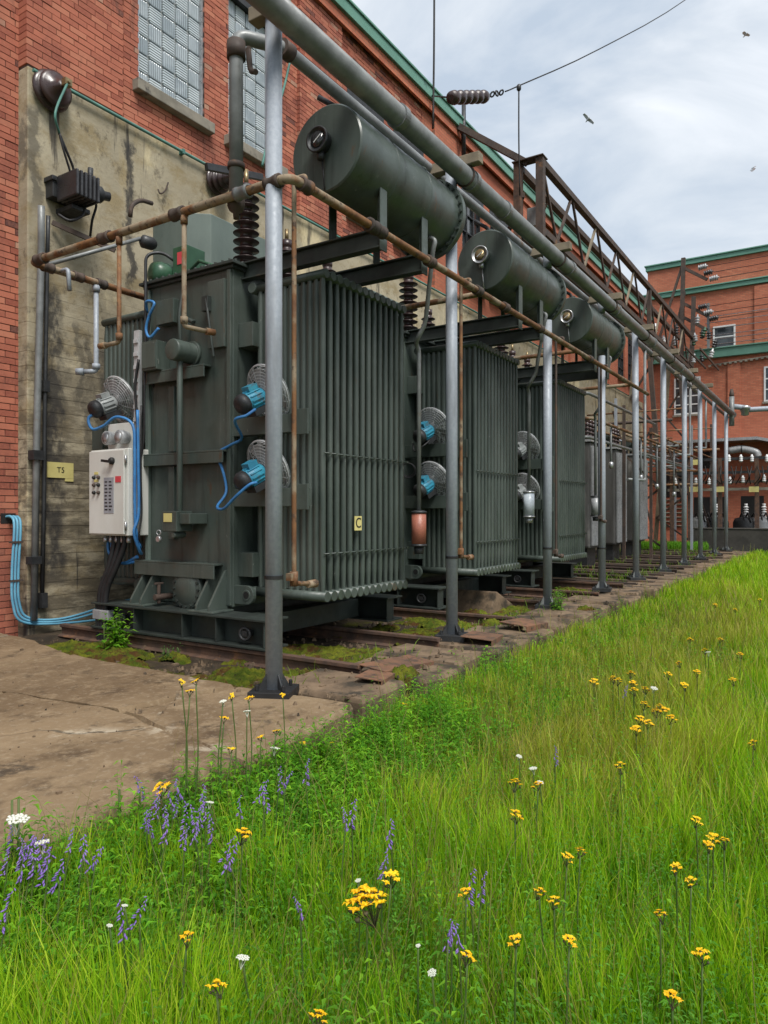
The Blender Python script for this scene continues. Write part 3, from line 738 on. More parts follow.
def blades_mesh():
    mb = MB(); mb.lathe([(.0,-.03),(.055,-.03),(.06,.02),(.03,.04)], (0,0,0), (1,0,0), 14)
    for k in range(5):
        a0 = 2*PI*k/5; b = len(mb.v)
        for i in range(4):
            for j, (r, w) in enumerate(((.05,.28),(.14,.38),(.225,.42))):
                a = a0 + w*(i/3-.5)*1.9; x = .045*(i/3-.5)
                mb.v.append((x, r*math.cos(a), r*math.sin(a)))
        for i in range(3):
            for j in range(2): mb.face((b+i*3+j, b+i*3+j+1, b+(i+1)*3+j+1, b+(i+1)*3+j), True)
    return mb
blade_me = blades_mesh().mesh('blades'); blade_me.materials.append(M['fan_blade'])
def motor_mesh():
    """fan motor pointing to -x, with ribbed shell, end bell, terminal box and foot"""
    mb = MB(); mb.lathe([(.03,.0),(.07,-.02),(.082,-.05),(.082,-.2),(.075,-.21)], (0,0,0), (1,0,0), 18)
    for k in range(14):
        a = 2*PI*k/14; mb.bar((-.06,.085*math.cos(a),.085*math.sin(a)), (-.19,.085*math.cos(a),.085*math.sin(a)), .01,.014,(0,math.cos(a),math.sin(a)))
    mb.box(-.16,-.06,-.05,.05,.07,.125)
    return mb
motor_me = {}
for nm in ('motor_blue','motor_grey'):
    me = motor_mesh().mesh('motor'); me.materials.append(M[nm]); motor_me[nm] = me
bell_me = MB().lathe([(.078,-.205),(.088,-.21),(.088,-.255),(.07,-.285),(.03,-.295)], (0,0,0), (1,0,0), 18).mesh('end_bell'); bell_me.materials.append(M['dark_steel'])
foot_me = MB().box(-.2,-.02,-.07,.07,-.13,-.075).mesh('foot'); foot_me.materials.append(M['dark_steel'])
def add_fan(parent, x, y, z, kind='motor_blue', tilt=16, yaw=0):
    """fan part with motor, bell, cage, blades; the motor end dips towards the viewer"""
    o = bpy.data.objects.new('fan', motor_me[kind]); C.objects.link(o); o.parent = parent
    o.location = (x, y, z); o.rotation_euler = (0, math.radians(-tilt), math.radians(yaw))
    for nm, me in (('end_bell', bell_me), ('cage', cage_me), ('blades', blade_me), ('foot', foot_me)):
        c = bpy.data.objects.new(nm, me); C.objects.link(c); c.parent = o
        if nm in ('cage','blades'): c.location = (.06,0,.0)
    return o
def bushing_profile(h, r, n, core):
    pr = [(core*1.25,0),(core*1.25,.05)]
    for k in range(n):
        z = .06 + (h-.14)*k/n; dz = (h-.14)/n
        pr += [(core, z+.02*dz), (core*1.02, z+.30*dz), (r*.97, z+.36*dz), (r, z+.42*dz), (r*.9, z+.50*dz), (core*1.2, z+.70*dz), (core, z+.9*dz)]
    return pr + [(core, h-.07), (core*1.15, h-.06), (core*1.15, h)]
rod_me = MB().lathe([(.014,-.06),(.014,.045)], (0,0,0), (1,0,0), 6, False).mesh('bolt'); rod_me.materials.append(M['green_dark'])
bolt_me = MB().lathe([(.014,-.023),(.014,0)], (0,0,0), (1,0,0), 6, False).mesh('bolt'); bolt_me.materials.append(M['green_dark'])
def transformer(label, ox, sh=0):
    T = thing('power_transformer', label, 'transformer', 'dark green transformers in a row', (ox, 0, 0))
    def B(name, mb, mat='green', bev=.004, parent=T): return mb.build(name, M[mat], parent, (0,0,0), bev)
    # tank and cover
    B('tank', MB().box(TX0, TX1, TY0, TY1, TZ0, TZ1), bev=.012)
    c = MB(); c.box(TX0-.06, TX1+.06, TY0-.06, TY1+.06, TZ1+.002, TZ1+.03); c.box(TX0-.03, TX1+.03, TY0-.03, TY1+.03, TZ1-.03, TZ1-.001)
    for k in range(26):
        x = TX0 + (TX1-TX0)*k/25; c.lathe([(.016,0),(.016,.02)], (x, TY0-.035, TZ1+.03), (0,0,1), 6, False)
    for k in range(14): y = TY0 + (TY1-TY0)*k/13; c.lathe([(.016,0),(.016,.02)], (TX0-.035, y, TZ1+.03), (0,0,1), 6, False)
    B('cover', c, 'green_dark', .004)
    # stiffeners on the end face
    for (z, h, d, ya, yb) in ((2.56,.10,.10,4.95,5.80),(1.76,.10,.09,4.72,5.84),(.72,.12,.12,4.80,5.9)):
        m = MB(); m.box(TX0-d, TX0-.001, ya, yb, z, z+.018); m.box(TX0-d, TX0-d+.016, ya, yb, z-h, z-.0005); B('stiffener', m)
    for (y, za, zb) in ((5.44,1.79,2.42),(5.44,.95,1.65)):
        m = MB(); m.box(TX0-.055, TX0-.001, y-.04, y+.04, za, zb); B('upright_bar', m)
    m = MB(); m.box(TX0-.03, TX0-.001, TY0+.002, TY0+.05, .36, TZ1-.04); B('corner_strip', m)
    m = MB(); m.box(TX0-.03, TX0-.001, TY1-.055, TY1-.002, .36, TZ1-.04); B('corner_strip', m, 'green_light')
    # tap changer drive: drum, shaft, gear box with plate and padlock
    y = 5.2; z = 2.63
    d = B('tap_changer_drum', MB().lathe([(.02,-.26),(.095,-.255),(.10,-.24),(.10,-.03),(.12,-.03),(.12,0)], (TX0, y, z+.08), (1,0,0), 20))
    B('drive_shaft', MB().tube([(TX0-.16, y, z), (TX0-.16, y, 1.2)], .028, 12))
    g = MB(); g.box(TX0-.25, TX0-.06, y-.06, y+.14, 1.03, 1.22); g.box(TX0-.22, TX0-.001, y-.2, y-.061, 1.10, 1.2); g.tube([(TX0-.24,y+.0,1.0),(TX0-.10,y+.0,1.0)],.03,10)
    gb = B('gear_box', g, 'green', .008)
    MB().box(TX0-.256, TX0-.251, y+.0, y+.11, 1.12, 1.2).build('name_plate', M['yellow_plate'], gb)
    pl = MB(); pl.ring((TX0-.26, y+.17, 1.02), (1,.3,0), .022, .005, 12, 5); pl.lathe([(.026,-.015),(.03,-.01),(.03,.01),(.026,.015)], (TX0-.26, y+.17, .96), (1,0,0), 12); pl.build('padlock', M['alu'], gb)
    # upper fittings
    m = MB(); m.box(TX0-.05, TX0-.001, 4.74, 4.95, 2.72, 3.34); B('pocket_plate', m)
    m = MB(); m.box(TX0-.10, TX0-.052, 4.90, 4.98, 3.06, 3.2); m.tube([(TX0-.09,4.93,3.17),(TX0-.1,4.82,2.62)], .014, 8); B('crank_arm', m, 'green_dark')
    m = MB(); m.box(TX0-.16, TX0-.001, 5.52, 5.74, 2.58, 2.86); m.box(TX0-.17, TX0-.161, 5.53, 5.73, 2.6, 2.84); B('junction_box', m)
    m = MB(); m.box(TX0-.1, TX0-.001, 5.36, 5.6, 3.02, 3.25); B('junction_box', m)
    m = MB(); m.tube([(TX0-.001,5.18,3.02),(TX0-.08,5.18,3.02),(TX0-.09,5.10,2.98)], .02, 8); B('hook', m, 'green_dark')
    m = MB(); m.tube(fillet([(TX0-.02,5.32,3.3),(TX0-.06,5.32,3.1),(TX0-.06,5.3,2.7)],.05), .02, 8); B('oil_pipe', m, 'green_dark')
    # manhole cover
    mh = MB().lathe([(.0,-.112),(.13,-.112),(.135,-.108),(.17,-.1),(.19,-.095),(.19,-.06),(.16,-.055),(.16,0)], (TX0-.001, 5.18, .49), (1,0,0), 28); mhc = B('manhole_cover', mh)
    for k in range(16):
        a = 2*PI*k/16; o = bpy.data.objects.new('bolt', bolt_me); C.objects.link(o); o.parent = mhc; o.location = (TX0-.095, 5.18+.165*math.cos(a), .49+.165*math.sin(a))
    m = MB(); m.tube([(TX0-.2,5.5,.40),(TX0,5.5,.40)], .03, 10); m.tube([(TX0-.15,5.5,.34),(TX0-.15,5.5,.52)], .018, 8); m.box(TX0-.2,TX0-.1,5.49,5.51,.52,.54); B('drain_valve', m, 'rust_dark')
    # gusset pairs at the bottom corners
    for yy in (4.74, 4.90, 5.66, 5.80):
        m = MB(); m.prism([(TX0-.002,.33),(TX0-.24,.33),(TX0-.24,.37),(TX0-.04,.68),(TX0-.002,.68)], yy-.012, yy+.012, 'Y'); B('gusset', m, 'green', .002)
    m = MB(); m.box(TX0-.27, TX0-.003, 4.66, 4.98, .312, .330); B('foot_plate', m); m = MB(); m.box(TX0-.27, TX0-.003, 5.58, 5.9, .312, .330); B('foot_plate', m)
    for (yy, sd_) in ((TY0-.15, 1), (TY1+.15, -1)):
        m = MB(); lug(m, TX0+.04, yy, .46, sd_); lo = B('lifting_lug', m); MB().lathe([(.033,-.024),(.033,-.021)], (TX0+.04, yy, .46), (1,0,0), 14, False).build('eye', M['ink'], lo)
    # base frame: two long beams and cross beams
    m = MB()
    for (xa) in (4.45, 6.35):
        m.box(xa, xa+.30, 4.03, 6.35, .292, .31); m.box(xa+.13, xa+.15, 4.05, 6.33, .075, .291); m.box(xa, xa+.30, 4.03, 6.35, .055, .074)
        for yy in (4.06, 4.62, 5.05, 5.72, 6.3): m.box(xa+.02, xa+.129, yy-.008, yy+.008, .075, .291)
    m.box(4.752, 6.345, 4.4, 4.6, .09, .28); m.box(4.752, 6.345, 5.8, 6.0, .09, .28); m.box(4.752, 6.345, 4.75, 5.75, .17, .335)
    B('base_frame', m, 'green_dark', .003)
    for yy in (4.3, 5.95):
        m = MB(); m.ring((4.5, yy, .17), (1,.2,0), .05, .014, 14, 6); m.box(4.49, 4.575, yy-.03, yy+.03, .15, .2); B('towing_eye', m, 'dark_steel', 0)
    # radiator panels, header ducts
    npan = 14
    for side in (0, 1):
        for k in range(npan):
            o = bpy.data.objects.new('radiator_panel', rad_me); C.objects.link(o); o.parent = T
            x = RX0 + .03 + (RX1-RX0-.06)*k/(npan-1)
            if side == 0: o.location = (x, RYI, RZ0)
            else: o.location = (x, 2*5.265-RYI, RZ0); o.rotation_euler = (0, 0, PI)
    for s in (1, -1):
        Y = lambda q: q if s == 1 else 2*5.265-q
        for (za, zb, xa) in ((2.72,2.94,RX0-.08),(.62,.84,RX0-.08)):
            m = MB(); ya, yb = sorted((Y(4.50), Y(TY0-.001))); m.box(xa, RX1, ya, yb, za, zb); B('header_duct', m)
        for z in (RZ0+.05, RZ1-.04):
            m = MB(); m.tube([(RX0-.02, Y(RYI+.03), z), (RX1+.05, Y(RYI+.03), z)], .05, 12); B('header_pipe', m)
        for z in (RZ0+.42, 1.72):
            m = MB(); m.tube([(RX0, Y(RYO-.005), z), (RX1, Y(RYO-.005), z)], .006, 6)
            for k in range(npan): x = RX0 + .03 + (RX1-RX0-.06)*(k+.5)/(npan-1); m.box(x-.012, x+.012, Y(RYO-.005)-.012, Y(RYO-.005)+.012, z-.01, z+.01)
            B('tie_bar', m, 'green', 0)
        # fan bracket channels across the end of the bank
        for z in (1.92, 1.28):
            ya, yb = sorted((Y(TY0-.002), Y(3.86))); m = MB(); m.box(RX0-.14, RX0-.05, ya, yb, z-.02, z+.14); B('fan_bracket', m)
            ya, yb = sorted((Y(3.98), Y(3.80))); m = MB(); m.box(RX0-.16, RX0-.141, ya, yb, z-.05, z+.17); B('bracket_plate', m)
    # bushings on the cover
    bu = MB().lathe(bushing_profile(.80, .125, 8, .06), (5.04, 4.80, 3.53), (0,0,1), 22); b1 = B('bushing', bu, 'porcelain', 0)
    f = MB(); f.box(4.88, 5.2, 4.62, 4.97, TZ1+.031, TZ1+.06); f.lathe([(.14,0),(.14,.03)], (5.04,4.80,3.52), (0,0,1), 20); f.build('flange', M['green_dark'], b1)
    MB().tube([(5.04,4.8,4.32),(5.04,4.8,4.48)], .022, 8).build('terminal', M['gold'], b1)
    for (x, y, h) in ((5.75, 4.9, .55), (6.45, 4.9, .55)):
        b2 = B('bushing', MB().lathe(bushing_profile(h, .10, 5, .05), (x, y, 3.5), (0,0,1), 18), 'porcelain', 0)
        MB().tube([(x,y,3.5+h),(x,y,3.62+h)], .02, 8).build('terminal', M['gold'], b2)
    # cable box on the cover
    m = MB(); m.prism([(5.34,5.95),(5.5,5.75),(6.6,5.75),(6.6,6.6),(5.44,6.6),(5.34,6.5)], 3.495, 4.44, 'Z'); B('cable_box', m, 'green_light', .01)
    m = MB(); m.lathe([(.08,-.02),(.12,0),(.125,.06),(.125,.14),(.1,.2),(.04,.22)], (4.95,5.76,3.60), (-1,.2,0), 18); B('relay_drum', m, 'valve_green', 0)
    m = MB(); m.box(4.86, 5.1, 5.42, 5.62, 3.52, 3.84); m.tube([(4.9,5.4,3.6),(4.82,5.2,3.62),(4.85,5.05,3.56)],.018,8)
    vb = B('valve_box', m, 'valve_green', .006); MB().box(4.854, 4.859, 5.45, 5.55, 3.66, 3.78).build('warning_label', M['red_label'], vb)
    m = MB(); m.tube(fillet([(4.78,5.75,2.4),(4.66,5.78,2.6),(4.66,5.78,3.75),(4.8,5.7,3.8),(4.9,5.6,3.7)],.08), .016, 8); B('capillary_pipe', m, 'dark_steel', 0)
    # conservator on its brackets
    BX, BY, BZ = (6.12, 3.52, .90) if ox < 4 and ox == 0 else (6.02, 3.52, 1.17)
    cx0, cx1, cy, cz, cr = 4.455+sh, 6.11+sh, 3.40, 4.05, .34
    cons = B('conservator', MB().lathe([(0.0,.0),(cr-.012,0),(cr,.012),(cr,cx1-cx0-.03),(cr+.045,cx1-cx0-.03),(cr+.045,cx1-cx0-.004),(cr+.045,cx1-cx0+.03),(0.0,cx1-cx0+.03)], (cx0,cy,cz), (1,0,0), 56, True), 'green', 0)
    md = cons.modifiers.new('edge', 'EDGE_SPLIT'); md.split_angle = math.radians(35)
    for k in range(28):
        a = 2*PI*k/28; o = bpy.data.objects.new('bolt', rod_me); C.objects.link(o); o.parent = cons; o.location = (cx1, cy+(cr+.022)*math.cos(a), cz+(cr+.022)*math.sin(a))
    for q in (.55, 1.1): MB().ring((cx0+q,cy,cz), (1,0,0), cr-.002, .006, 56, 5).build('weld_seam', M['green'], cons)
    for q in (.2, 1.4): MB().ring((cx0+q,cy,cz+cr+.03), (0,1,0), .035, .010, 14, 6).build('lifting_eye', M['green_dark'], cons)
    g = MB(); g.lathe([(.085,-.01),(.09,-.06),(.10,-.075),(.10,-.095),(.085,-.095),(.085,-.085),(0,-.085)], (cx0, cy+.02, cz+.04), (1,0,0), 24); g.tube([(cx0-.04,cy+.02,cz-.04),(cx0-.04,cy+.02,cz-.1)],.028,10); g.tube([(cx0-.02,cy+.02,cz-.1),(cx0-.015,cy+.0,cz-.33)],.007,6)
    go = g.build('oil_gauge', M['dark_steel'] if ox == 0 else M['alu'], cons)
    dl = MB(); dl.lathe([(0,-.0865),(.06,-.0865),(.06,-.09),(0,-.09)], (cx0, cy+.02, cz+.04), (1,0,0), 20); dl.build('dial', M['gauge_glass'] if ox == 0 else M['gold'], go)
    nd = MB(); nd.bar((cx0-.092, cy+.05, cz+.02), (cx0-.092, cy-.02, cz+.07), .003, .008); nd.build('needle', M['white'], go)
    m = MB(); m.tube(fillet([(cx0+.25,cy+.05,cz+cr-.01),(cx0+.25,cy+.05,cz+cr+.10),(cx0+.16,cy+.2,cz+cr+.2)],.05), .022, 10); m.lathe([(.04,0),(.04,.02)], (cx0+.25,cy+.05,cz+cr+.06), (0,0,1), 12); m.build('vent_pipe', M['dark_steel'], cons)
    m = MB(); m.tube([(cx0+1.45,cy,cz+cr-.02),(cx0+1.45,cy,cz+cr+.06)], .05, 14); m.lathe([(.075,0),(.075,.02)], (cx0+1.45,cy,cz+cr+.06), (0,0,1), 14); m.build('filler_cap', M['green'], cons); MB().lathe([(.05,0),(.05,.05)], (cx0+1.1,cy,cz+cr-.01), (0,0,1), 14).build('plug', M['green'], cons)
    for x in (4.89+sh, 5.57+sh):
        m = MB(); m.box(x-.045, x+.045, 3.155, TY0+.3, 3.50, 3.515); m.box(x-.006, x+.006, 3.16, TY0+.3, 3.37, 3.499); m.box(x-.045, x+.045, 3.155, TY0+.3, 3.355, 3.369); B('bracket_beam', m, 'green_dark', .003)
        m = MB(); m.box(x-.05, x+.05, 3.14, 3.153, 3.33, 3.84); m.box(x-.006, x+.006, 3.1535, 3.2, 3.516, 3.82); B('support_upright', m, 'green')
        m = MB(); m.box(x-.05, x+.05, 3.65, 3.665, 3.516, 3.84); B('support_upright', m, 'green_dark')
    # pipe from the conservator to the breather beside the bank
    m = MB(); m.tube(fillet([(cx0+1.35,cy-.1,cz-.27),(cx0+1.35,cy-.24,cz-.33),(cx0+1.35,cy-.21,cz-.42),(BX-.12,cy-.02,3.02),(BX-.12,cy+.06,2.9),(BX-.06,BY,2.86),(BX,BY,2.8),(BX,BY,BZ+.32)],.06), .022, 10); B('breather_pipe', m, 'grey_pipe', 0)
    br = MB(); br.lathe([(.072,0),(.072,.3)], (BX, BY, BZ), (0,0,1), 20)
    return T, B, (BX, BY, BZ-.9), br
T1, B1, bp, br1 = transformer('dark green transformer nearest the camera with control cabinet and orange breather', 0)
T2, B2, bp2, br2 = transformer('middle of the three dark green transformers, with white breather', TPITCH, -.095)
T3, B3, bp3, br3 = transformer('farthest of the three dark green finned transformers', 2*TPITCH, -.14)
for T, B, br, gel, bp in ((T1,B1,br1,'orange_gel',bp), (T2,B2,br2,'white_gel',bp2), (T3,B3,br3,'porc_grey',bp3)):
    b = B('breather', br, gel, 0); dz = bp[2]; cm = M['dark_steel'] if gel != 'white_gel' else M['alu']
    for z in (.875, 1.2): MB().lathe([(.02,0),(.079,.0),(.079,.018),(.04,.03)], (bp[0], bp[1], z+dz), (0,0,1), 20).build('cap', cm, b)
    MB().lathe([(.045,0),(.05,.07)], (bp[0],bp[1],.80+dz), (0,0,1), 16).build('oil_cup', cm, b)
# fans: blue on the first two, grey on the third
FX = RX0-.16
for T, B, kind in ((T1,B1,'motor_blue'), (T2,B2,'motor_blue'), (T3,B3,'motor_grey')):
    for z in (2.12, 1.46): add_fan(T, FX-.02, 4.28, z+.12, kind, 27, -12)
fl = add_fan(T1, FX-.04, 6.28, 2.34, 'motor_grey', 24, -6)
# blue cables of the fans on the first transformer
def cable(name, pts, r, mat, T, n=6): return MB().tube(curve_pts(pts, n), r, 7).build(name, M[mat], T)
cable('fan_cable', [(FX-.22,4.19,2.08),(FX-.30,4.22,2.02),(FX-.33,4.32,1.98),(TX0-.07,4.50,1.87),(TX0-.04,4.66,1.82),(TX0-.05,4.86,1.74),(TX0-.04,4.84,1.70)], .013, 'blue_cable', T1)
cable('fan_cable', [(TX0-.05,4.86,1.74),(TX0-.06,4.76,1.62),(TX0-.06,4.7,1.40),(FX-.2,4.66,1.26),(FX-.28,4.5,1.24),(FX-.3,4.34,1.34),(FX-.26,4.22,1.44),(FX-.2,4.19,1.46)], .013, 'blue_cable', T1)
cable('fan_cable', [(FX-.2,6.25,2.22),(FX-.3,6.35,2.16),(FX-.3,6.3,2.04),(FX-.28,6.15,2.06),(FX-.26,5.97,2.14),(4.52,5.80,2.06),(4.52,5.765,1.8),(4.52,5.765,1.4),(4.53,5.76,1.05),(4.6,5.78,.86)], .015, 'blue_cable', T1)
cable('fan_cable', [(4.55,5.76,2.2),(4.55,5.75,1.7),(4.55,5.745,1.2),(4.5,5.75,1.02),(4.58,5.77,.84),(4.66,5.84,.8)], .015, 'blue_cable', T1)
cable('signal_cable', [(4.59,5.755,2.25),(4.58,5.75,1.6),(4.585,5.745,1.2),(4.55,5.74,.98),(4.64,5.80,.86)], .010, 'black', T1)
cable('fan_cable', [(4.68,5.78,3.18),(4.62,5.72,3.26),(4.6,5.58,3.22),(4.6,5.66,3.1),(4.6,5.70,2.98),(4.6,5.64,2.9),(4.62,5.54,2.98)], .014, 'blue_cable', T1)
cable('fan_cable', [(FX-.2+TPITCH-TPITCH,4.19,2.08),(FX-.3,4.24,2.0),(FX-.28,4.36,1.95),(FX-.22,4.42,2.05)], .01, 'black', T2)
m = MB(); m.ring((FX-.26, 4.46, 1.72), (1,.4,.2), .09, .008, 20, 6); m.ring((FX-.26, 4.47, 1.73), (1,.3,.3), .085, .008, 20, 6); B2('cable_coil', m, 'black', 0)
# ladder tray and black cables down the left edge of the first tank
m = MB(); m.box(4.66, 4.70, 5.88, 5.96, 1.05, 3.02)
for k in range(14): m.box(4.645, 4.659, 5.89, 5.95, 1.2+k*.13, 1.24+k*.13)
B1('cable_tray', m, 'tray', .003)
cable('signal_cable', [(4.64,5.86,2.72),(4.63,5.9,2.45),(4.64,5.88,2.1),(4.62,5.86,1.8)], .014, 'black', T1)
cable('signal_cable', [(4.66,5.7,3.2),(4.62,5.74,2.6),(4.62,5.76,1.9),(4.6,5.84,1.62),(4.6,5.86,1.55)], .01, 'black', T1)
# small enamel plate with C on the first bank
pc = P(358, 523, Y=RYO-.03); m = MB().box(pc.x-.055, pc.x+.055, RYO-.034, RYO-.028, pc.z-.065, pc.z+.065); cp = B1('phase_plate', m, 'yellow_plate', 0)
def text_obj(s, loc, size, rot, mat, parent, name='lettering', ext=.001):
    cu = bpy.data.curves.new(name, 'FONT'); cu.body = s; cu.size = size; cu.align_x = 'CENTER'; cu.align_y = 'CENTER'; cu.extrude = ext
    tmp = bpy.data.objects.new(name, cu); C.objects.link(tmp); dg = bpy.context.evaluated_depsgraph_get()
    me = bpy.data.meshes.new_from_object(tmp.evaluated_get(dg)); bpy.data.objects.remove(tmp); me.materials.clear(); me.materials.append(mat)
    o = bpy.data.objects.new(name, me); C.objects.link(o); o.location = loc; o.rotation_euler = rot; o.parent = parent; return o
text_obj('C', (pc.x, RYO-.036, pc.z), .13, (PI/2,0,0), M['ink'], cp)

# ------------------------------------------------------------------ control cabinet on the wall side of the first transformer
cab = thing('control_cabinet', 'pale grey control cabinet with switch and indicator buttons left of the first transformer', 'cabinet', None, (4.45,5.8,0))
K = lambda name, mb, mat, bev=.003, par=cab: mb.build(name, M[mat], par, (-4.45,-5.8,0) if par is cab else (0,0,0), bev)
K('box', MB().box(4.47, 4.72, 5.80, 6.38, .98, 1.83), 'cabinet', .01)
door = K('door', MB().box(4.445, 4.468, 5.83, 6.37, .995, 1.815), 'cabinet', .006)
CX = 4.445
sw = K('rotary_switch', MB().lathe([(.035,0),(.035,-.02),(.025,-.035),(.015,-.04)], (CX,6.0,1.71), (1,0,0), 16).bar((CX-.05,6.1,1.715),(CX-.05,5.98,1.70),.02,.025), 'ink', 0)
for i in range(3):
    for j in range(2):
        y, z = 6.28-.07*j, 1.555-.075*i
        K('indicator_button', MB().lathe([(.019,0),(.019,-.012),(.013,-.025),(.008,-.028)], (CX,y,z), (1,0,0), 12), 'rust_dark' if (i+j) % 2 else 'ink', 0)
for i in range(2): K('yellow_tag', MB().box(CX-.006, CX-.001, 6.22, 6.28, 1.585-.075*i, 1.61-.075*i), 'yellow_plate', 0)
K('instruction_sheet', MB().box(CX-.004, CX-.001, 5.98, 6.13, 1.2, 1.55), 'label_grey', 0)
wl_ = K('warning_label', MB().box(CX-.004, CX-.001, 5.87, 5.955, 1.5, 1.56), 'red_label', 0)
m = MB()
for i in range(9):
    for j in range(2): y = 6.115-.065*j; m.box(CX-.0062, CX-.0045, y-.05+rnd(0,.02), y, 1.23+i*.034, 1.242+i*.034)
K('print_lines', m, 'ink', 0)
for z in (1.08, 1.72): K('hinge', MB().tube([(4.455,5.815,z-.04),(4.455,5.815,z+.04)], .012, 8), 'alu', 0)
# gauges above the cabinet
for (y, x) in ((6.18, 4.55), (5.98, 4.55)):
    g = K('dial_gauge', MB().lathe([(.06,.05),(.07,-.01),(.07,-.05),(.06,-.055),(0,-.05)], (x,y,1.95), (1,0,0), 20), 'porc_grey', 0)
    K('gauge_face', MB().lathe([(0,-.056),(.05,-.056),(.05,-.06),(0,-.06)], (x,y,1.95), (1,0,0), 18), 'alu', 0)
K('gauge_bracket', MB().box(4.6,4.62,5.9,6.28,1.84,2.1), 'cabinet')
# hoses under the cabinet
for i, (dx, c) in enumerate(((0,'black'),(.08,'black'),(.16,'black'))):
    o = MB().tube(curve_pts([(4.55,6.12-dx,1.0),(4.55,6.12-dx,.88),(4.52,6.16-dx*.7,.66),(4.5,6.26-dx*.6,.42),(4.5,6.28-dx*.6,.12),(4.5,6.28-dx*.6,-.1)]), .028, 9).build('hose', M[c], cab, (-4.45,-5.8,0))
for i in range(5):
    y = 6.25-.09*i; K('cable_gland', MB().lathe([(.022,0),(.026,.02),(.02,.07)], (4.55,y,.91), (0,0,1), 10), 'alu', 0)
for i in range(2): MB().tube(curve_pts([(4.6,6.28-.06*i,.95),(4.6,6.26-.06*i,.8),(4.62,6.12-.04*i,.7),(4.66,5.9,.72+.05*i)]), .016, 8).build('hose', M['blue_cable'], cab, (-4.45,-5.8,0))
K('hose_sleeve', MB().box(4.46,4.54,6.1,6.34,.14,.24), 'porc_grey', .01)
# ================================================================== POSTS AND PIPEWORK
POSTY = 3.21
def ux(u, y): t = (u-384)/FP; return y*(CO+t*SI)/(SI-t*CO)
POSTU = [274, 452, 547.5, 602, 636, 663, 684, 700.5, 714.3, 726]
POSTX = [ux(u, POSTY) for u in POSTU]
BPY, BPZ, BPR = 3.065, 4.447, .086
ordn = ['nearest','second','third','fourth','fifth','sixth','seventh','eighth','ninth','last']
for i, x in enumerate(POSTX):
    top = BPZ+BPR
    pt = thing('pipe_post', f'tall galvanised pipe post carrying the pipe rack, {ordn[i]} from the camera', 'post', 'galvanised posts along the kerb', (x, POSTY, 0))
    pt.rotation_euler = (random.uniform(-.004,.004) if i else -.003, random.uniform(-.003,.003) if i else .008, random.uniform(0,1))
    z0 = .03
    if i in (2, 3):                       # these two are cut round the conservators
        MB().tube([(0,0,z0),(0,0,3.68)], .057, 20).build('pole', M['galv'], pt); MB().tube([(0,0,4.36),(0,0,top)], .057, 20).build('upper_pole', M['galv'], pt)
    else: MB().tube([(0,0,z0),(0,0,top)], .057, 20).build('pole', M['galv'], pt)
    m = MB(); m.box(-.14,.14,-.14,.14,-.03,.03)
    for a in range(4):
        q = PI/4+a*PI/2; m.lathe([(.014,0),(.014,.04)], (.15*math.cos(q)*.85,.15*math.sin(q)*.85,.03), (0,0,1), 6, False)
    m.build('base_plate', M['black'] if i == 0 else M['dark_steel'], pt, bev=.004)
    for a in range(4):
        q = a*PI/2+PI/4; d = Vector((math.cos(q), math.sin(q), 0)); n = Vector((-d.y, d.x, 0))*.004; g = MB(); b = len(g.v)
        for s in (1,-1):
            for (r, z) in ((.05,.03),(.12,.03),(.06,.13),(.05,.13)): g.v.append(tuple(d*r + Vector((0,0,z)) + n*s))
        g.face((0,1,2,3)); g.face((7,6,5,4))
        for k in range(4): g.face((k, k+4, (k+1) % 4+4, (k+1) % 4))
        g.build('gusset', M['dark_steel'] if i < 2 else M['grey_pipe'], pt)
    if i < 4:
        c = MB(); c.lathe([(.059,-.012),(.064,-.012),(.064,.012),(.059,.012)], (0,0,P(POSTU[i],[577,557,548,548][i],Y=POSTY).z), (0,0,1), 20, False, False); c.build('clamp_band', M['ink'], pt)
# timber-like cross arms on the posts
for i, x in enumerate(POSTX[:8]):
    m = MB(); m.box(x-.05, x+.05, 2.90 if i else 3.1, 3.43 if i else 3.4, BPZ+BPR+.003, BPZ+BPR+.10)
    a = m.build('cross_arm', M['wood'], None, bev=.006); tag(a, f'weathered cross arm under the overhead pipes on the {ordn[i]} post', 'beam', 'cross arms on the posts')
# big overhead pipe
bp_ = thing('overhead_pipe', 'thick grey overhead pipe running along the tops of the posts', 'pipe')
xe = ux(733, BPY)
MB().tube([(-.6,BPY,BPZ),(xe,BPY,BPZ)], BPR, 28).build('pipe', M['grey_pipe'], bp_)
for x in [2.7, 5.0, 6.35, 7.15, 9.3, 11.6, 14.2, 17, 20]:
    m = MB(); m.lathe([(BPR,-.035),(BPR+.014,-.035),(BPR+.014,.035),(BPR,.035)], (x,BPY,BPZ), (1,0,0), 28, False, False); m.build('coupling', M['grey_pipe'], bp_)
for x in POSTX[1:7]:
    m = MB(); m.ring((x,BPY,BPZ), (1,0,0), BPR+.008, .011, 24, 6); m.tube([(x,BPY,BPZ+BPR),(x,BPY,BPZ+BPR+.07)],.014,8); m.box(x-.03,x+.03,BPY-.02,BPY+.02,BPZ+BPR,BPZ+BPR+.03); m.build('clamp', M['rust_dark'], bp_)
m = MB(); m.lathe([(BPR+.02,0),(BPR+.02,.05),(.03,.06)], (xe,BPY,BPZ), (1,0,0), 20); m.build('end_cap', M['grey_pipe'], bp_)
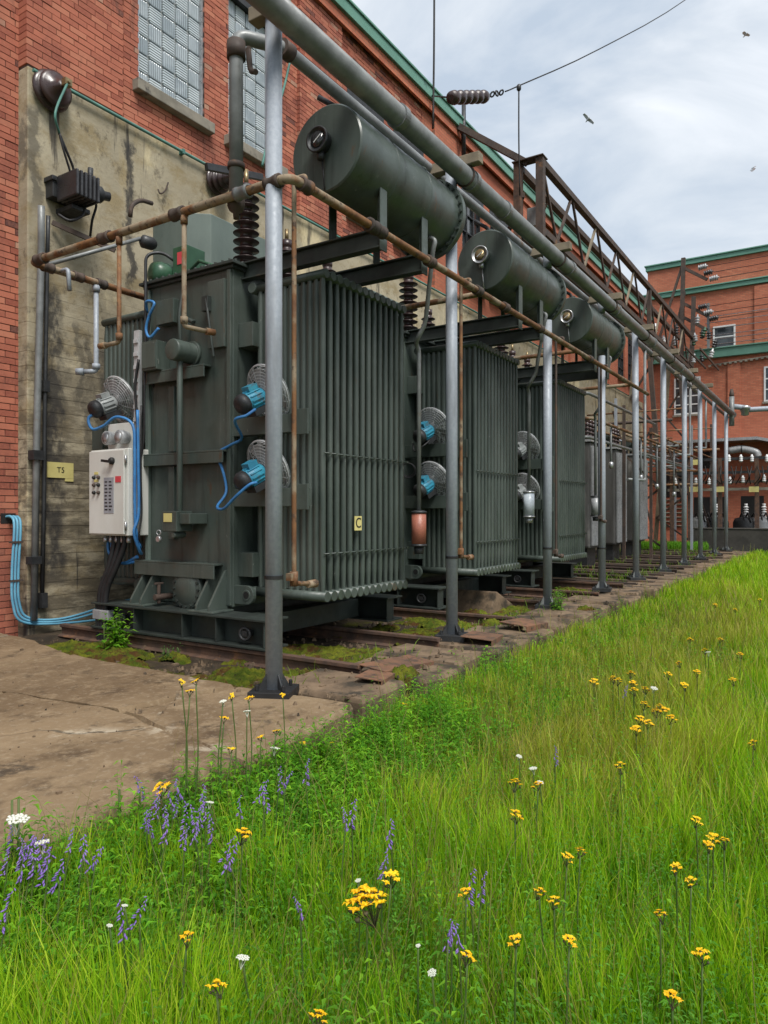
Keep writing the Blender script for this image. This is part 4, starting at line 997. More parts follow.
# second overhead pipe with its drop leg
SPY, SPZ, SPR = 3.45, 4.607, .05
sp = thing('overhead_pipe', 'thinner grey overhead pipe beside the thick one, with a drop leg at its near end', 'pipe')
xs0 = 3.70; dz = P(236, 200, X=xs0).z
MB().tube(fillet([(xs0+.02,SPY+.19,dz-.02),(xs0+.02,SPY+.19,SPZ),(xs0+.3,SPY,SPZ),(ux(728,SPY),SPY,SPZ)],.09), SPR, 20).build('pipe', M['grey_pipe'], sp)
for prof, o_, ax in (([(SPR+.016,-.07),(SPR+.016,.05)], (xs0+.02,SPY+.19,SPZ-.1), (0,0,1)), ([(SPR+.014,-.05),(SPR+.014,.05)], (xs0+.34,SPY,SPZ), (1,0,0)), ([(SPR+.012,-.02),(SPR+.012,.02)], (xs0+.02,SPY+.19,P(236,164,X=xs0).z), (0,0,1)), ([(.02,-.12),(.022,-.08),(.05,-.06),(SPR+.012,-.03),(SPR+.012,.05)], (xs0+.02,SPY+.19,dz), (0,0,1))):
    MB().lathe(prof, o_, ax, 18).build('fitting', M['rust_dark'], sp)
for x in POSTX[1:6]:
    m = MB(); m.lathe([(SPR,-.03),(SPR+.014,-.03),(SPR+.014,.03),(SPR,.03)], (x+.1,SPY,SPZ), (1,0,0), 18, False, False); m.build('coupling', M['rust_dark'], sp)
m = MB(); x = 5.05; m.tube(fillet([(x,SPY,SPZ-.03),(x,SPY,SPZ-.12),(x-.0,SPY+.2,SPZ-.2),(x,SPY+.22,SPZ-.3)],.05), .018, 8); m.build('nozzle_branch', M['rust_dark'], sp)
m = MB(); q = P(245,50,X=xs0+.02); m.tube(fillet([(xs0+.02,SPY+.06,q.z),(xs0+.02,q.y-.03,q.z),(xs0+.02,q.y-.05,q.z-.16),(xs0-.0,q.y-.12,q.z-.2)],.04), .02, 8); m.build('nozzle_branch', M['rust_dark'], sp)
# drops from the second pipe further along
for (u, v0) in ((690,455),(706,448),(645,480)):
    m = MB(); x = ux(u, SPY); z1 = P(u, v0, Y=SPY).z; m.tube(fillet([(x,SPY,SPZ-.03),(x,SPY,z1),(x-.6,SPY+.2,z1)],.06), .03, 8); m.build('drop_pipe', M['grey_pipe'], sp)
# rusty spray ring around the transformers
RZ, RY, RXC, RYB = 3.42, 3.07, 3.64, 6.05
ring = thing('spray_pipe', 'rust-brown horizontal fire spray pipe ringing the green transformers', 'pipe')
xr = ux(648, RY)
MB().tube(fillet([(xr,RY,RZ),(RXC,RY,RZ),(RXC,RYB,RZ),(14.2,RYB,RZ)],.09), .032, 16).build('pipe', M['rust_pipe'], ring)
def fitting(p, ax, r=.047, l=.07, mat='rust_dark'): MB().lathe([(.036,-l),(r,-l),(r,-l*.6),(r*.92,-l*.5),(r*.92,l*.5),(r,l*.6),(r,l),(.036,l)], p, ax, 16, True, False).build('fitting', M[mat], ring)
for (u) in (305, 372, 380, 430, 478, 505, 540, 590): fitting((ux(u,RY),RY,RZ), (1,0,0), .05 if u != 372 else .056, .05)
for y in (3.22, 3.5, 4.15, 5.0, 5.9): fitting((RXC,y,RZ), (0,1,0), .048, .06, 'rust_dark' if y != 3.5 else 'grey_pipe')
for x in (3.8, 4.1, 4.35): fitting((x,RYB,RZ), (1,0,0), .046, .05, 'rust_dark')
def drop(name, x, y, zb, r=.018, out=(.12,0), mat='rust_pipe', z=RZ):
    m = MB(); m.tube(fillet([(x,y,z-.03),(x,y,zb),(x+out[0],y+out[1],zb-.01)],.03), r, 10); m.lathe([(r*1.5,0),(r*1.6,.05)], (x,y,zb+.02), (0,0,1), 10); m.lathe([(r*1.5,0),(r*1.3,.07)], (x+out[0],y+out[1],zb-.01), (out[0],out[1],0) if out != (0,0) else (0,0,-1), 10)
    m.lathe([(r*1.5,-.06),(r*1.5,.0)], (x,y,z-.03), (0,0,1), 10)
    return m.build(name, M[mat], ring)
def ya(u): t = (u-384)/FP; return RXC*(SI-t*CO)/(CO+t*SI)          # y on the cross leg seen at column u
y_ = ya(184); drop('spray_drop', RXC, y_, P(184,326,X=RXC).z, .018, (.16,-.06))
y_ = ya(119); drop('spray_drop', RXC, y_, P(119,342,X=RXC).z, .018, (-.02,.14))
x_ = ux(96, RYB); drop('spray_drop', x_, RYB, P(91,370,Y=RYB).z, .024, (-.08,.08), 'galv')
x_ = ux(60, RYB); m = MB(); m.tube(fillet([(x_,RYB,RZ),(x_,RYB-.12,RZ),(x_,RYB-.14,RZ-.2)],.04), .02, 8); m.build('nozzle_branch', M['galv'], ring)
def drop_out(u, v, off=.06, mat='rust_pipe', out=(.2,.0)):
    x = ux(u, RY+off); m = MB(); zb = P(u, v, Y=RY+off).z
    m.tube(fillet([(x-.0,RY,RZ+.02),(x,RY,RZ+.07),(x,RY+off,RZ+.07),(x,RY+off,RZ-.1),(x,RY+off,zb),(x+out[0],RY+off+out[1],zb-.02)],.035), .017, 10)
    m.lathe([(.028,-.05),(.028,.05)], (x,RY+off,zb+.03), (0,0,1), 10); m.box(x-.05,x+.02,RY+off-.02,RY+off+.03,zb+.02,zb+.07); m.lathe([(.026,-.05),(.03,.04)], (x+out[0],RY+off,zb-.02), (1,0,0), 10)
    return m.build('spray_drop', M[mat], ring)
drop_out(294,583,.1); drop_out(461,556,.1); drop_out(556,555,.1,'rust_dark'); drop_out(601,520,.1,'rust_dark')
# cross legs of the ring between the transformers
for (x, nm) in ((6.62,'a'),(9.66,'b'),(12.7,'c')):
    MB().tube([(x,RY,RZ+.0),(x,RYB,RZ)], .03, 12).build('cross_pipe', M['rust_pipe'], ring)
    MB().lathe([(.044,-.06),(.044,.06)], (x,4.2,RZ), (0,1,0), 12).build('fitting', M['rust_dark'], ring)
    MB().tube([(x,4.25,RZ),(x,4.25,1.0)], .016, 8).build('spray_drop', M['rust_pipe'], ring)
# end of the run: tee, valve and branch to the right
vb = thing('valve_assembly', 'grey pipe tee and valve at the far end of the overhead pipes', 'valve')
x = xe; m = MB(); m.tube([(x-.3,BPY,BPZ-.4),(x-.3,BPY,BPZ+.55)], .08, 14); m.build('riser', M['grey_pipe'], vb)
MB().lathe([(.05,0),(.12,.02),(.12,.2),(.16,.22),(.16,.3),(.06,.34)], (x+.1,BPY-.35,BPZ-.05), (0,0,1), 16).build('valve', M['alu'], vb)
MB().lathe([(.06,0),(.08,.05),(.04,.25)], (x-.3,BPY,BPZ+.55), (0,0,1), 12).build('cap', M['rust_dark'], vb)
a, b = P(740,410,X=x+.2), P(800,402,X=x+.4); MB().tube(fillet([(x-.2,BPY,BPZ+.25),(x+.3,BPY-.5,BPZ+.2),a,(b.x,b.y,a.z)],.2), .085, 14).build('branch_pipe', M['galv'], vb)

# ================================================================== THINGS ON THE CONCRETE WALL
WF = WALLY-.02
def W(u, v, off=0): return P(u, v, Y=WF-off)
# big wall bushing, seen nearly end on
def wall_bushing(u, v, label, r=.26, L=.42, n=3):
    p = W(u, v); o = thing('wall_bushing', label, 'insulator', None, tuple(p)); pr = [(r*.5,0),(r*.5,.03)]
    for k in range(n): z = .04+k*(L-.1)/n; d = (L-.1)/n; pr += [(r*.45,z),(r*(1-.13*k),z+.1*d),(r*(1.0-.13*k),z+.25*d),(r*(.85-.13*k),z+.5*d),(r*.42,z+.75*d)]
    pr += [(r*.36,L-.06),(r*.22,L-.04),(r*.22,L),(.0,L)]
    MB().lathe(pr, (0,0,0), (0,-1,0), 28).build('porcelain', M['porcelain'], o)
    m = MB(); m.tube([(0,-L+.02,0),(0,-L-.12,0)], .02, 8); m.box(-.04,.04,-L-.1,-L-.03,-.035,.035); m.build('terminal', M['gold'], o)
    return o, p + Vector((0,-L-.08,0))
wb1, tp = wall_bushing(48, 92, 'round brown porcelain wall bushing at the top left corner of the concrete wall', .215, .27, 2)
wb2, tp2 = wall_bushing(214, 182, 'brown porcelain wall bushing above the first transformer beside a black bar', .19, .4, 4)
m = MB(); a = W(206,166,.45); b = W(262,177,.45); m.bar(a, b, .06, .09); k = m.build('clamp_bar', M['dark_steel'], None, bev=.006); tag(k, 'black steel bar with clamps above the brown wall bushing', 'bar')
# fin-cased black apparatus below it
ct = thing('current_transformer', 'black ribbed wall-mounted apparatus hanging under the round wall bushing', 'apparatus', None, tuple(W(62,196)))
c0 = W(62,196); R_ = lambda p: tuple(Vector(p)-c0)
m = MB()
for k in range(6):
    x = -.16+k*.05; m.box(x, x+.033, -.5, -.14, -.15, .13)
m.box(-.15,.12,-.47,-.17,-.13,.11); m.build('ribbed_case', M['porc_black'], ct, bev=.02)
m = MB(); m.box(-.22,-.16,-.16,0,.07,.12); m.box(-.2,.2,-.139,-.003,-.1,.08); m.box(-.08,.14,-.3,-.003,-.22,-.17); m.build('bracket', M['dark_steel'], ct, bev=.006)
MB().lathe([(.05,0),(.09,.02),(.09,.1),(.05,.14),(.05,.2)], (.12,-.35,.0), (1,-.2,.1), 14).build('terminal', M['dark_steel'], ct); MB().tube([(.1,-.35,.10),(.1,-.36,.26)], .03, 8).build('terminal', M['dark_steel'], ct)
def wire(name, pts, r, mat, label, cat='cable', n=6):
    o = MB().tube(curve_pts(pts, n), r, 7).build(name, M[mat]); return tag(o, label, cat)
q = W(72,176,.36)
m1 = W(59,133,.4)
wire('jumper_cable', [tp, W(55,112,.48), m1], .013, 'green_rod', 'green grounding tail from the round wall bushing')
wire('jumper_cable', [m1, W(66,150,.4), W(73,168,.36), q], .014, 'black', 'right-hand thin black jumper from bushing to ribbed apparatus')
wire('jumper_cable', [m1, W(64,152,.4), W(70,172,.36), W(71,180,.36)], .012, 'black', 'left-hand thin black jumper from bushing to ribbed apparatus')
wire('jumper_cable', [W(85,200,.3), W(83,214,.3), W(70,220,.3), W(58,214,.2)], .016, 'black', 'slack black loop under the ribbed apparatus')
wire('jumper_cable', [W(92,196,.3), W(96,205,.25), W(92,220,.2), W(90,236,.1)], .014, 'black', 'short black wire right of the ribbed apparatus')
# conduits down the wall
def conduit(pts, r, mat, label, clips=()):
    o = thing('conduit', label, 'conduit', None, tuple(pts[0])); p0 = Vector(pts[0])
    MB().tube([tuple(Vector(p)-p0) for p in fillet(pts,.1)], r, 10).build('pipe', M[mat], o)
    for (p, h) in clips:
        p = Vector(p)-p0; MB().box(p.x-r*1.6, p.x+r*1.6, p.y-r*1.5, p.y+r*1.5, p.z-h, p.z+h).build('clip', M['dark_steel'], o)
    return o
conduit([W(41,205,.2), W(41,250,.09), W(37,420,.07), W(34,620,.07)], .036, 'grey_pipe', 'thicker grey conduit running down the left of the concrete wall', [(W(36,455,.07),.05),(W(34,560,.07),.04)])
conduit([W(48,215,.2), W(47,260,.07), W(45,390,.06), W(44,500,.06), W(42,606,.06)], .022, 'dark_steel', 'thin dark conduit just right of the thicker grey one on the concrete wall', [(W(45,386,.06),.06),(W(43,600,.06),.08)])
# spray nozzles reaching from the wall
for (u0,v0,u1,v1,lab) in ((130,216,152,202,'upper rusty elbow nozzle on the concrete wall'),):
    a = W(u0,v0,.5); o = MB().tube(fillet([a, W(131,205,.5), W(140,199,.5), W(152,203,.5)],.1), .025, 9).build('spray_nozzle', M['rust_dark']); tag(o, lab, 'pipe')
o = thing('spray_nozzle', 'grey branch pipe with nozzle under the cross leg of the spray pipe', 'pipe', None, tuple(W(45,265,.5)))
p0 = W(45,265,.5)
MB().tube([tuple(W(48,264,.9)-p0), tuple(W(112,246,.9)-p0), tuple(W(140,238,.9)-p0)], .02, 8).build('pipe', M['grey_pipe'], o)
MB().lathe([(.03,0),(.07,.03),(.07,.14),(.04,.18)], tuple(W(140,240,.9)-p0), (1,-.2,0), 12).build('nozzle', M['dark_steel'], o)
m = MB(); m.bar(W(52,222,.05), W(115,250,.5), .03, .05); tag(m.build('support_bar', M['rust_dark']), 'thin rusty bar leaning across the concrete wall under the black apparatus', 'bar')
# hooks of bare wire in the concrete
m = MB(); a = W(163,192,.02); m.tube(curve_pts([W(168,182,.03), W(165,190,.05), W(160,193,.05), W(158,189,.03)]), .01, 6); tag(m.build('wire_hook', M['rust_dark']), 'small rusty wire hook in the concrete wall', 'hook')
# yellow plate with T5
p = W(60,470); o = thing('name_sign', 'small yellowish sign reading T5 on the concrete wall', 'sign', None, tuple(p))
hw = (W(73,470).x-W(47,470).x)/2
MB().box(-hw, hw, -.012, -.001, -.085, .085).build('plate', M['yellow_plate'], o); MB().box(hw-.1, hw+.0, -.011, -.001, -.12, -.086).build('tab', M['yellow_plate'], o)
text_obj('T5', (0,-.014,0), .085, (PI/2,0,0), M['ink'], o)
# pale blue conduits out of the brick wall
for k in range(3):
    d = k*.034
    pts = [(4.20+d, LEFTY+.04, 1.16-.01*k), (4.20+d, LEFTY-.1, 1.16), (4.19+d, LEFTY-.17, 1.05), (4.16+d, LEFTY-.18, .6), (4.17+d, LEFTY-.18, .26), (4.27+d, LEFTY-.2, .06+d*.5), (4.7, LEFTY-.27, .0+d*.8), (5.3, LEFTY-.32, .06+d*1.4-(.07 if k == 0 else 0)), (5.7, LEFTY-.34, .1+d*1.4-(.1 if k == 0 else 0))]
    wire('blue_conduit', pts, .014, 'cyan_conduit', ['left','middle','right'][k] + ' of three pale blue conduits bent down from the brick wall', 'conduit', 8)
for z in (.9, .5): tag(MB().box(4.14, 4.27, LEFTY-.2, LEFTY-.155, z-.01, z+.01).build('conduit_strap', M['rust_dark']), ('upper' if z > .8 else 'lower')+' rusty strap around the pale blue conduits', 'strap')

# ================================================================== OVERHEAD STEEL, INSULATORS, WIRES
TRY = 5.4
ZT = lambda u, v: P(u, v, Y=TRY).z
xa, xb = ux(541,TRY), ux(692,TRY); zt = ZT(545,166); zb = zt-1.45
tr = thing('lattice_girder', 'rusty lattice girder running high above the transformers towards the far wing', 'girder', None, (xa,TRY,0))
def TB(name, a, b, w, h, mat='rust_dark'): MB().bar((a[0]-xa,a[1]-TRY,a[2]), (b[0]-xa,b[1]-TRY,b[2]), w, h).build(name, M[mat], tr)
for s in (0, .5):
    TB('top_chord', (xa,TRY+s,zt), (xb,TRY+s,zt), .14, .14); TB('bottom_chord', (xa,TRY+s,zb), (xb,TRY+s,zb), .14, .14)
nb = 9
for k in range(nb):
    x0 = xa+(xb-xa)*k/nb; x1 = xa+(xb-xa)*(k+1)/nb; xm = (x0+x1)/2
    for s in (0,):
        TB('lattice_bar', (x0+.1,TRY+s,zt-.05), (xm,TRY+s,zb+.05), .05, .06); TB('lattice_bar', (xm,TRY+s,zb+.05), (x1,TRY+s,zt-.05), .05, .06, 'wood' if k % 2 else 'rust_dark')
    TB('batten', (x0,TRY-.0,zb-.075), (x0,TRY+.5,zb-.075), .1, .012)
for s in (0, .5): TB('end_post', (xa-.02,TRY+s,zb-.3), (xa-.02,TRY+s,zt+.1), .16, .16, 'rust' if s else 'rust_dark')
TB('end_post', (xa+(xb-xa)*.56,TRY,zb-.05), (xa+(xb-xa)*.56,TRY,zt), .12, .16)
w0 = P(455,124,Y=WALLY); TB('wall_strut', (w0.x,WALLY,w0.z), (xa,TRY+.3,zt+.05), .10, .13)
w1 = P(505,240,Y=WALLY); TB('wall_strut', (w1.x,WALLY,w1.z), (xa,TRY+.4,zt-.6), .08, .1)
TB('end_plate', (xa+.0,TRY-.1,zt+.09), (xa+.0,TRY+.6,zt+.09), .3, .02)
# flood light box on the girder
x = xa+1.7; fb = thing('flood_light', 'grey flood light box fixed behind the rusty girder', 'lamp', None, (x,TRY+.6,zt-.5))
MB().box(-.22,.22,0,.3,-.2,.25).build('housing', M['grey_pipe'], fb, bev=.02); MB().bar((0,.0,.1),(0,-.12,.35),.04,.04).build('bracket', M['rust_dark'], fb)
# trestle legs under the girder
def trestle(u, lab, lean=.5):
    x = ux(u, TRY); o = thing('steel_trestle', lab, 'trestle', None, (x,TRY+.25,0)); H = zb-.08
    for s in (-1,1):
        MB().bar((s*.12, s*.75, -.15), (s*.05, s*.2, H), .14, .14).build('leg', M['rust_dark'] if s < 0 else M['wood'], o)
    n = 7
    for k in range(n):
        f0, f1 = k/n, (k+1)/n; y = lambda f: .75+(.2-.75)*f; s = 1 if k % 2 else -1
        MB().bar((0, s*y(f0), H*f0), (0, -s*y(f1), H*f1), .08, .06).build('brace', M['rust_dark'], o)
trestle(650, 'rusty trestle with cross braces standing beyond the fourth post'); trestle(681, 'far rusty trestle half hidden by the last posts')
# steel mast near the wing with insulator arms and wires
ms = thing('steel_mast', 'dark steel mast with insulator arms in front of the far brick wing', 'mast', None, (33.2,5.6,0))
zt2 = P(671,260,X=33.2).z
for (y, x) in ((.35,0),(-.1,-.2)): MB().bar((x,y,zb),(x,y-.1,zt2-1.8 if x else zt2), .16, .16).build('leg', M['rust_dark'], ms)
MB().bar((0,1.6,zb+.6),(0,.2,zt2), .08,.1).build('brace', M['rust_dark'], ms); MB().bar((0,.9,zb+.6),(0,.2,zt2-1.5), .08,.1).build('brace', M['rust_dark'], ms)
for k, z in enumerate((zt2-.35, zt2-1.9, zt2-2.5)):
    MB().bar((0,.35,z),(0,-.7,z-.75),.12,.12).build('cross_arm', M['rust_dark'], ms)
for k in range(6):
    y = -.35-.22*(k % 3); z = zt2-.55-.28*(k % 3) - (1.7 if k > 2 else 0); pr = [(.03,0)]
    for j in range(4): pr += [(.12,.03+j*.09),(.12,.05+j*.09),(.03,.07+j*.09)]
    MB().lathe(pr+[(.03,.4)], (0,y,z), (-.2,-1,.05), 10).build('insulator', M['porc_black'] if k % 2 else M['porc_grey'], ms)
    wy = y-.4
    o = MB().tube([(33.2,5.6+wy,z),(33.3,-16,z+.25)], .014, 5).build('power_wire', M['ink']); tag(o, f'thin black wire from the steel mast across the far wing, {["first","second","third","fourth","fifth","sixth"][k]} from the top', 'wire', 'wires before the far wing')
gl = thing('insulator_bank', 'bank of pale green and grey insulators on the girder end before the far wing', 'insulators', None, (32,5.4,zb))
random.seed(3)
for k in range(22):
    x, y, z = rnd(-3.5,.6), rnd(-1.0,1.0), rnd(.2,1.5); pr = [(.03,0)]
    for j in range(3): pr += [(.10,.04+j*.1),(.10,.06+j*.1),(.035,.09+j*.1)]
    MB().lathe(pr+[(.03,.38)], (x,y,z-.2), (0,rnd(-.3,.3),1), 9).build('insulator', random.choice([M['porc_grey'],M['valve_green'],M['porc_black'],M['white']]), gl)
for k in range(5): MB().bar((-3.8,-1.0+.5*k,.0+.12*k),(.8,-1.0+.5*k,.0+.12*k),.05,.07).build('support_angle', M['rust_dark'], gl)
for k in range(6):
    z = [P(700,v,X=33.4).z for v in (318,324,330,337,341,346)][k]
    o = MB().tube([(33.4,5.0,z),(33.4,-16,z+.1)], .018, 5).build('bus_bar', M['alu']); tag(o, f'pale horizontal busbar before the far wing, {["first","second","third","fourth","fifth","lowest"][k]} from the top', 'busbar', 'busbars before the far wing')
p = P(708.5,303,X=33.3); pz = P(708.5,346,X=33.3).z; o = MB().bar((33.3,p.y,pz-.1),(33.3,p.y,p.z),.1,.1).build('pipe_stand', M['grey_pipe']); tag(o, 'pale upright stand crossing the busbars before the far wing', 'post')
# strain insulator and overhead wires near the camera
IY = 6.0
ins = thing('strain_insulator', 'brown ribbed strain insulator string at the end of the overhead wire', 'insulator', None, tuple(P(468,97,Y=IY)))
a, b = P(451,97,Y=IY), P(486,96,Y=IY); c0 = P(468,97,Y=IY); ax = (b-a); L = ax.length; pr = []
for j in range(6): z = L*j/6; d = L/6; pr += [(.05,z),(.11,z+.1*d),(.125,z+.5*d),(.11,z+.8*d),(.05,z+.95*d)]
MB().lathe(pr, tuple(a-c0), tuple(ax), 18).build('sheds', M['porcelain'], ins)
MB().tube([tuple(b-c0), tuple(P(490,94.5,Y=IY)-c0)], .02, 8).build('end_fitting', M['dark_steel'], ins)
for k in range(4): p = P(488+k*4.5, 94.5-k*.9, Y=IY)-c0; MB().ring(tuple(p), (0.2,1,k % 2), .05, .018, 10, 5).build('shackle', M['dark_steel'], ins)
MB().tube([tuple(a-c0), tuple(P(432,95,Y=WALLY-.1)-c0)], .018, 6).build('anchor_rod', M['dark_steel'], ins)
def owire(label, pts, r=.012): return wire('power_wire', pts, r, 'ink', label, 'wire', 4)
e_ = P(505,91,Y=IY)
owire('black overhead wire rising from the strain insulator to the upper right', [e_, P(519,85,Y=5.8), P(600,48,Y=5.0), P(690,-4,Y=4.2), P(760,-60,Y=3.8)], .014)
owire('grey wire hanging straight down from the overhead wire beside the girder', [P(519,86,Y=5.8), P(519,140,Y=5.8), P(520,195,Y=5.8)], .016)
owire('dark vertical wire hanging in front of the green cornice', [P(434.5,-30,Y=5.9), P(434,60,Y=5.9), P(433,128,Y=5.9)], .018)
m = MB().lathe([(.03,0),(.05,.03),(.05,.1),(.03,.13)], tuple(P(519,90,Y=5.8)), (0,0,1), 10); tag(m.build('wire_clamp', M['dark_steel']), 'small dark clamp where the hanging wire meets the overhead wire', 'clamp')
sp_ = P(463,135,Y=WALLY-.1); m = MB().tube([(sp_.x,WALLY-.12,P(463,118,Y=WALLY-.1).z-.9),(sp_.x,WALLY-.12,P(463,102,Y=WALLY-.1).z)], .05, 8); tag(m.build('roof_pipe', M['dark_steel']), 'dark stub pipe on the brick wall below the strain insulator', 'pipe')
# conduit by the glass block windows
wire('wall_cable', [W(290,60,.05), W(283,90,.06), W(268,140,.3), W(262,165,.4)], .018, 'green_rod', 'thin green cable hanging beside the nearest post in front of the windows')

# ================================================================== OLD TRANSFORMERS BEYOND
for i, (x0, lab) in enumerate(((16.4,'left-most old grey transformer tank beyond the green ones'),(18.6,'middle old grey transformer tank with one black side'),(21.0,'right-most old grey tank, half hidden behind the trestle'))):
    y0 = 4.9; o = thing('old_transformer', lab, 'transformer', 'old grey tanks beyond the green transformers', (x0,y0,0)); Wd, D, H = .85, .62, 2.85
    MB().box(0, Wd, 0, D, .38, H).build('tank', M['concrete_old'], o, bev=.06)
    m = MB()
    for k in range(9): x = .04+k*(Wd-.08)/8; m.box(x-.016, x+.016, -.07, -.002, .45, H-.1)
    m.box(.01,Wd-.01,-.05,-.03,.47,H-.12); m.build('cooling_fins', M['porc_grey'], o)
    MB().box(-.04, Wd+.04, -.04, D+.04, H+.002, H+.05).build('cover', M['porc_grey'], o)
    MB().box(.1, Wd-.1, .1, D-.1, -.12, .379).build('base', M['dark_steel'], o)
    MB().tube([(.0,D*.6,H+.35),(Wd,D*.6,H+.35)], .13, 16).build('oil_drum', M['green_dark'], o)
    for q in (.2, Wd-.2): MB().bar((q,D*.6,H+.05),(q,D*.6,H+.24),.06,.06).build('stand', M['dark_steel'], o)
    for k in range(3): MB().lathe(bushing_profile(.5,.08,4,.04), (Wd*(.2+.3*k), D*.2, H+.05), (0,0,1), 12).build('bushing', M['porcelain'], o)
# spray pipework around them
for k, (z, u0, u1, y) in enumerate(((3.55,588,655,4.2),(2.95,592,700,3.9),(2.62,588,690,4.0),(3.2,600,720,5.0))):
    x0, x1 = ux(u0,y), min(ux(u1,y), 27); o = MB().tube(fillet([(x0,y+1.5,z),(x0,y,z),(x1,y,z)],.1), .032, 8).build('spray_pipe', M['rust_pipe'] if k % 2 else M['grey_pipe']); tag(o, ['highest','second','lowest','rear'][k]+' of the thin spray pipes around the old grey tanks', 'pipe')
for k, u in enumerate((611, 641, 657, 674)):
    x = ux(u, 3.95); o = thing('spray_drop', ['first','second','third','fourth'][k]+' thin pipe drop with nozzle before the old grey tanks, from the left', 'pipe', None, (x,3.95,0))
    MB().tube([(0,0,3.0),(0,0,2.1-.15*k)], .022, 8).build('pipe', M['grey_pipe'], o); MB().lathe([(.02,0),(.05,-.04),(.05,-.12),(.02,-.14)], (0,0,2.1-.15*k), (0,0,-1), 10).build('nozzle', M['alu'], o)

# ================================================================== SWITCHGEAR AT THE FAR END
RWX = 27.6
a, b = P(694,529,X=RWX), P(768,529,X=RWX)
m = MB(); m.box(RWX, RWX+.3, -14, a.y, SOIL-.1, a.z); m.box(RWX-.02, RWX+.32, -14, a.y+.02, a.z+.002, a.z+.06); tag(m.build('low_wall', M['retaining'] if 'retaining' in M else M['dirt'], None, bev=.02), 'dark stained low concrete wall at the end of the grass', 'wall')
sg = thing('switchgear_frame', 'steel switchgear frame with white insulators behind the dark low wall', 'switchgear', None, (RWX+1.6,0,0))
FXX = RWX+1.6
def SG(name, m, mat): return m.build(name, M[mat], sg, (-FXX,0,0))
for u in (672, 690, 720, 757, 790):
    p = P(u, 440, X=FXX); SG('post', MB().box(FXX-.07, FXX+.07, p.y-.07, p.y+.07, SOIL, P(u,458,X=FXX).z), 'rust')
for v, mat in ((461,'dark_steel'),(474,'dark_steel'),(483,'rust_dark'),(490,'stone_sill')):
    a, b = P(668, v, X=FXX), P(800, v, X=FXX); SG('rail', MB().box(FXX-.06, FXX+.06, b.y, a.y, a.z-.05, a.z+.05), mat)
random.seed(8)
for u, v in ((729,460),(741,460),(752,460),(767,460),(696,483),(709,483),(730,482),(743,481),(764,480),(676,483),(700,460)):
    p = P(u, v, X=FXX-.1); pr = [(.03,-.02)]
    for j in range(3): pr += [(.065,.02+j*.07),(.065,.05+j*.07),(.04,.06+j*.07)]
    SG('insulator', MB().lathe(pr+[(.03,.26)], (p.x,p.y,p.z-.05), (0,0,1), 10), 'white')
for u, v in ((696,462),(694,489),(721,489),(754,489)):
    p = P(u, v, X=FXX-.2); SG('sign_plate', MB().box(p.x-.01, p.x, p.y-.16, p.y+.16, p.z-.1, p.z+.1), 'yellow_plate')
for k in range(14):
    u = 700+k*5.2; p = P(u, 466, X=FXX-.1); q = P(u+rnd(-6,6), 484, X=FXX); r = P(u+rnd(-3,3), 476, X=FXX-.4)
    SG('jumper', MB().tube(curve_pts([p, r, q],4), .02, 5), 'ink')
for k, (u, lab) in enumerate(((701,'left'),(716,'second'),(746,'third'),(764,'right'))):
    p = P(u, 515, X=RWX+2.6); o = thing('oil_breaker', lab+' grey oil drum apparatus behind the dark low wall', 'apparatus', 'oil drums behind the low wall', (p.x,p.y,SOIL))
    MB().lathe([(.05,0),(.42,.02),(.45,.2),(.45,1.2),(.38,1.35),(.1,1.42)], (0,0,0), (0,0,1), 18).build('drum', M['porc_grey'] if k in (0,3) else M['dark_steel'], o)
    for q in (-.2,0,.2): MB().tube(curve_pts([(0,q,1.4),(-.3,q-.1,1.55),(-.4,q-.2,1.2)],4), .03, 6).build('lead', M['ink'], o)
    MB().lathe(bushing_profile(.5,.1,4,.05), (0,0,1.4), (0,0,1), 12).build('bushing', M['white'], o)
p = P(742,450,X=WX-1.0); o = thing('vent_duct', 'silver elbow duct below the canopy of the far wing', 'duct', None, tuple(p)); MB().tube(curve_pts([(0,.5,.0),(0,0,.05),(0,-.5,-.1),(0,-.6,-.3)],5), .15, 12).build('duct', M['porc_grey'], o); MB().ring((0,0,.05),(0,1,0),.16,.02,14,5).build('band', M['dark_steel'], o)

# pipe rack crossing the yard before the wing
pr_ = thing('pipe_rack', 'tangle of thin grey and rusty pipes on stands before the far wing', 'pipework', None, (26,5,0)); random.seed(14)
for k in range(10):
    z = 2.3+.24*k+rnd(-.05,.05); x = 22+rnd(0,9); MB().tube([(x-26,-.9+rnd(-.4,.6),z),(x-26,2.2,z)], rnd(.02,.05), 8).build('cross_pipe', M[random.choice(['grey_pipe','rust_pipe','rust_dark'])], pr_)
for k in range(6):
    y = rnd(-.9,1.8); z = rnd(2.4,4.4); MB().tube([(-8+rnd(0,3),y,z),(5,y,z)], rnd(.02,.045), 8).build('long_pipe', M[random.choice(['grey_pipe','rust_pipe','galv'])], pr_)
for k in range(9):
    x, y = rnd(-7,5), rnd(-.9,1.9); MB().bar((x,y,-.3),(x,y,rnd(3.2,4.8)), .07, .07).build('stand', M[random.choice(['rust_dark','galv','grey_pipe'])], pr_)
for k in range(6):
    x, y = rnd(-7,5), rnd(-.9,1.5); MB().bar((x,y,rnd(.2,2)),(x+rnd(-.3,.3),y+rnd(.6,1.2),rnd(2.6,4.4)), .05, .05).build('brace', M['rust_dark'], pr_)

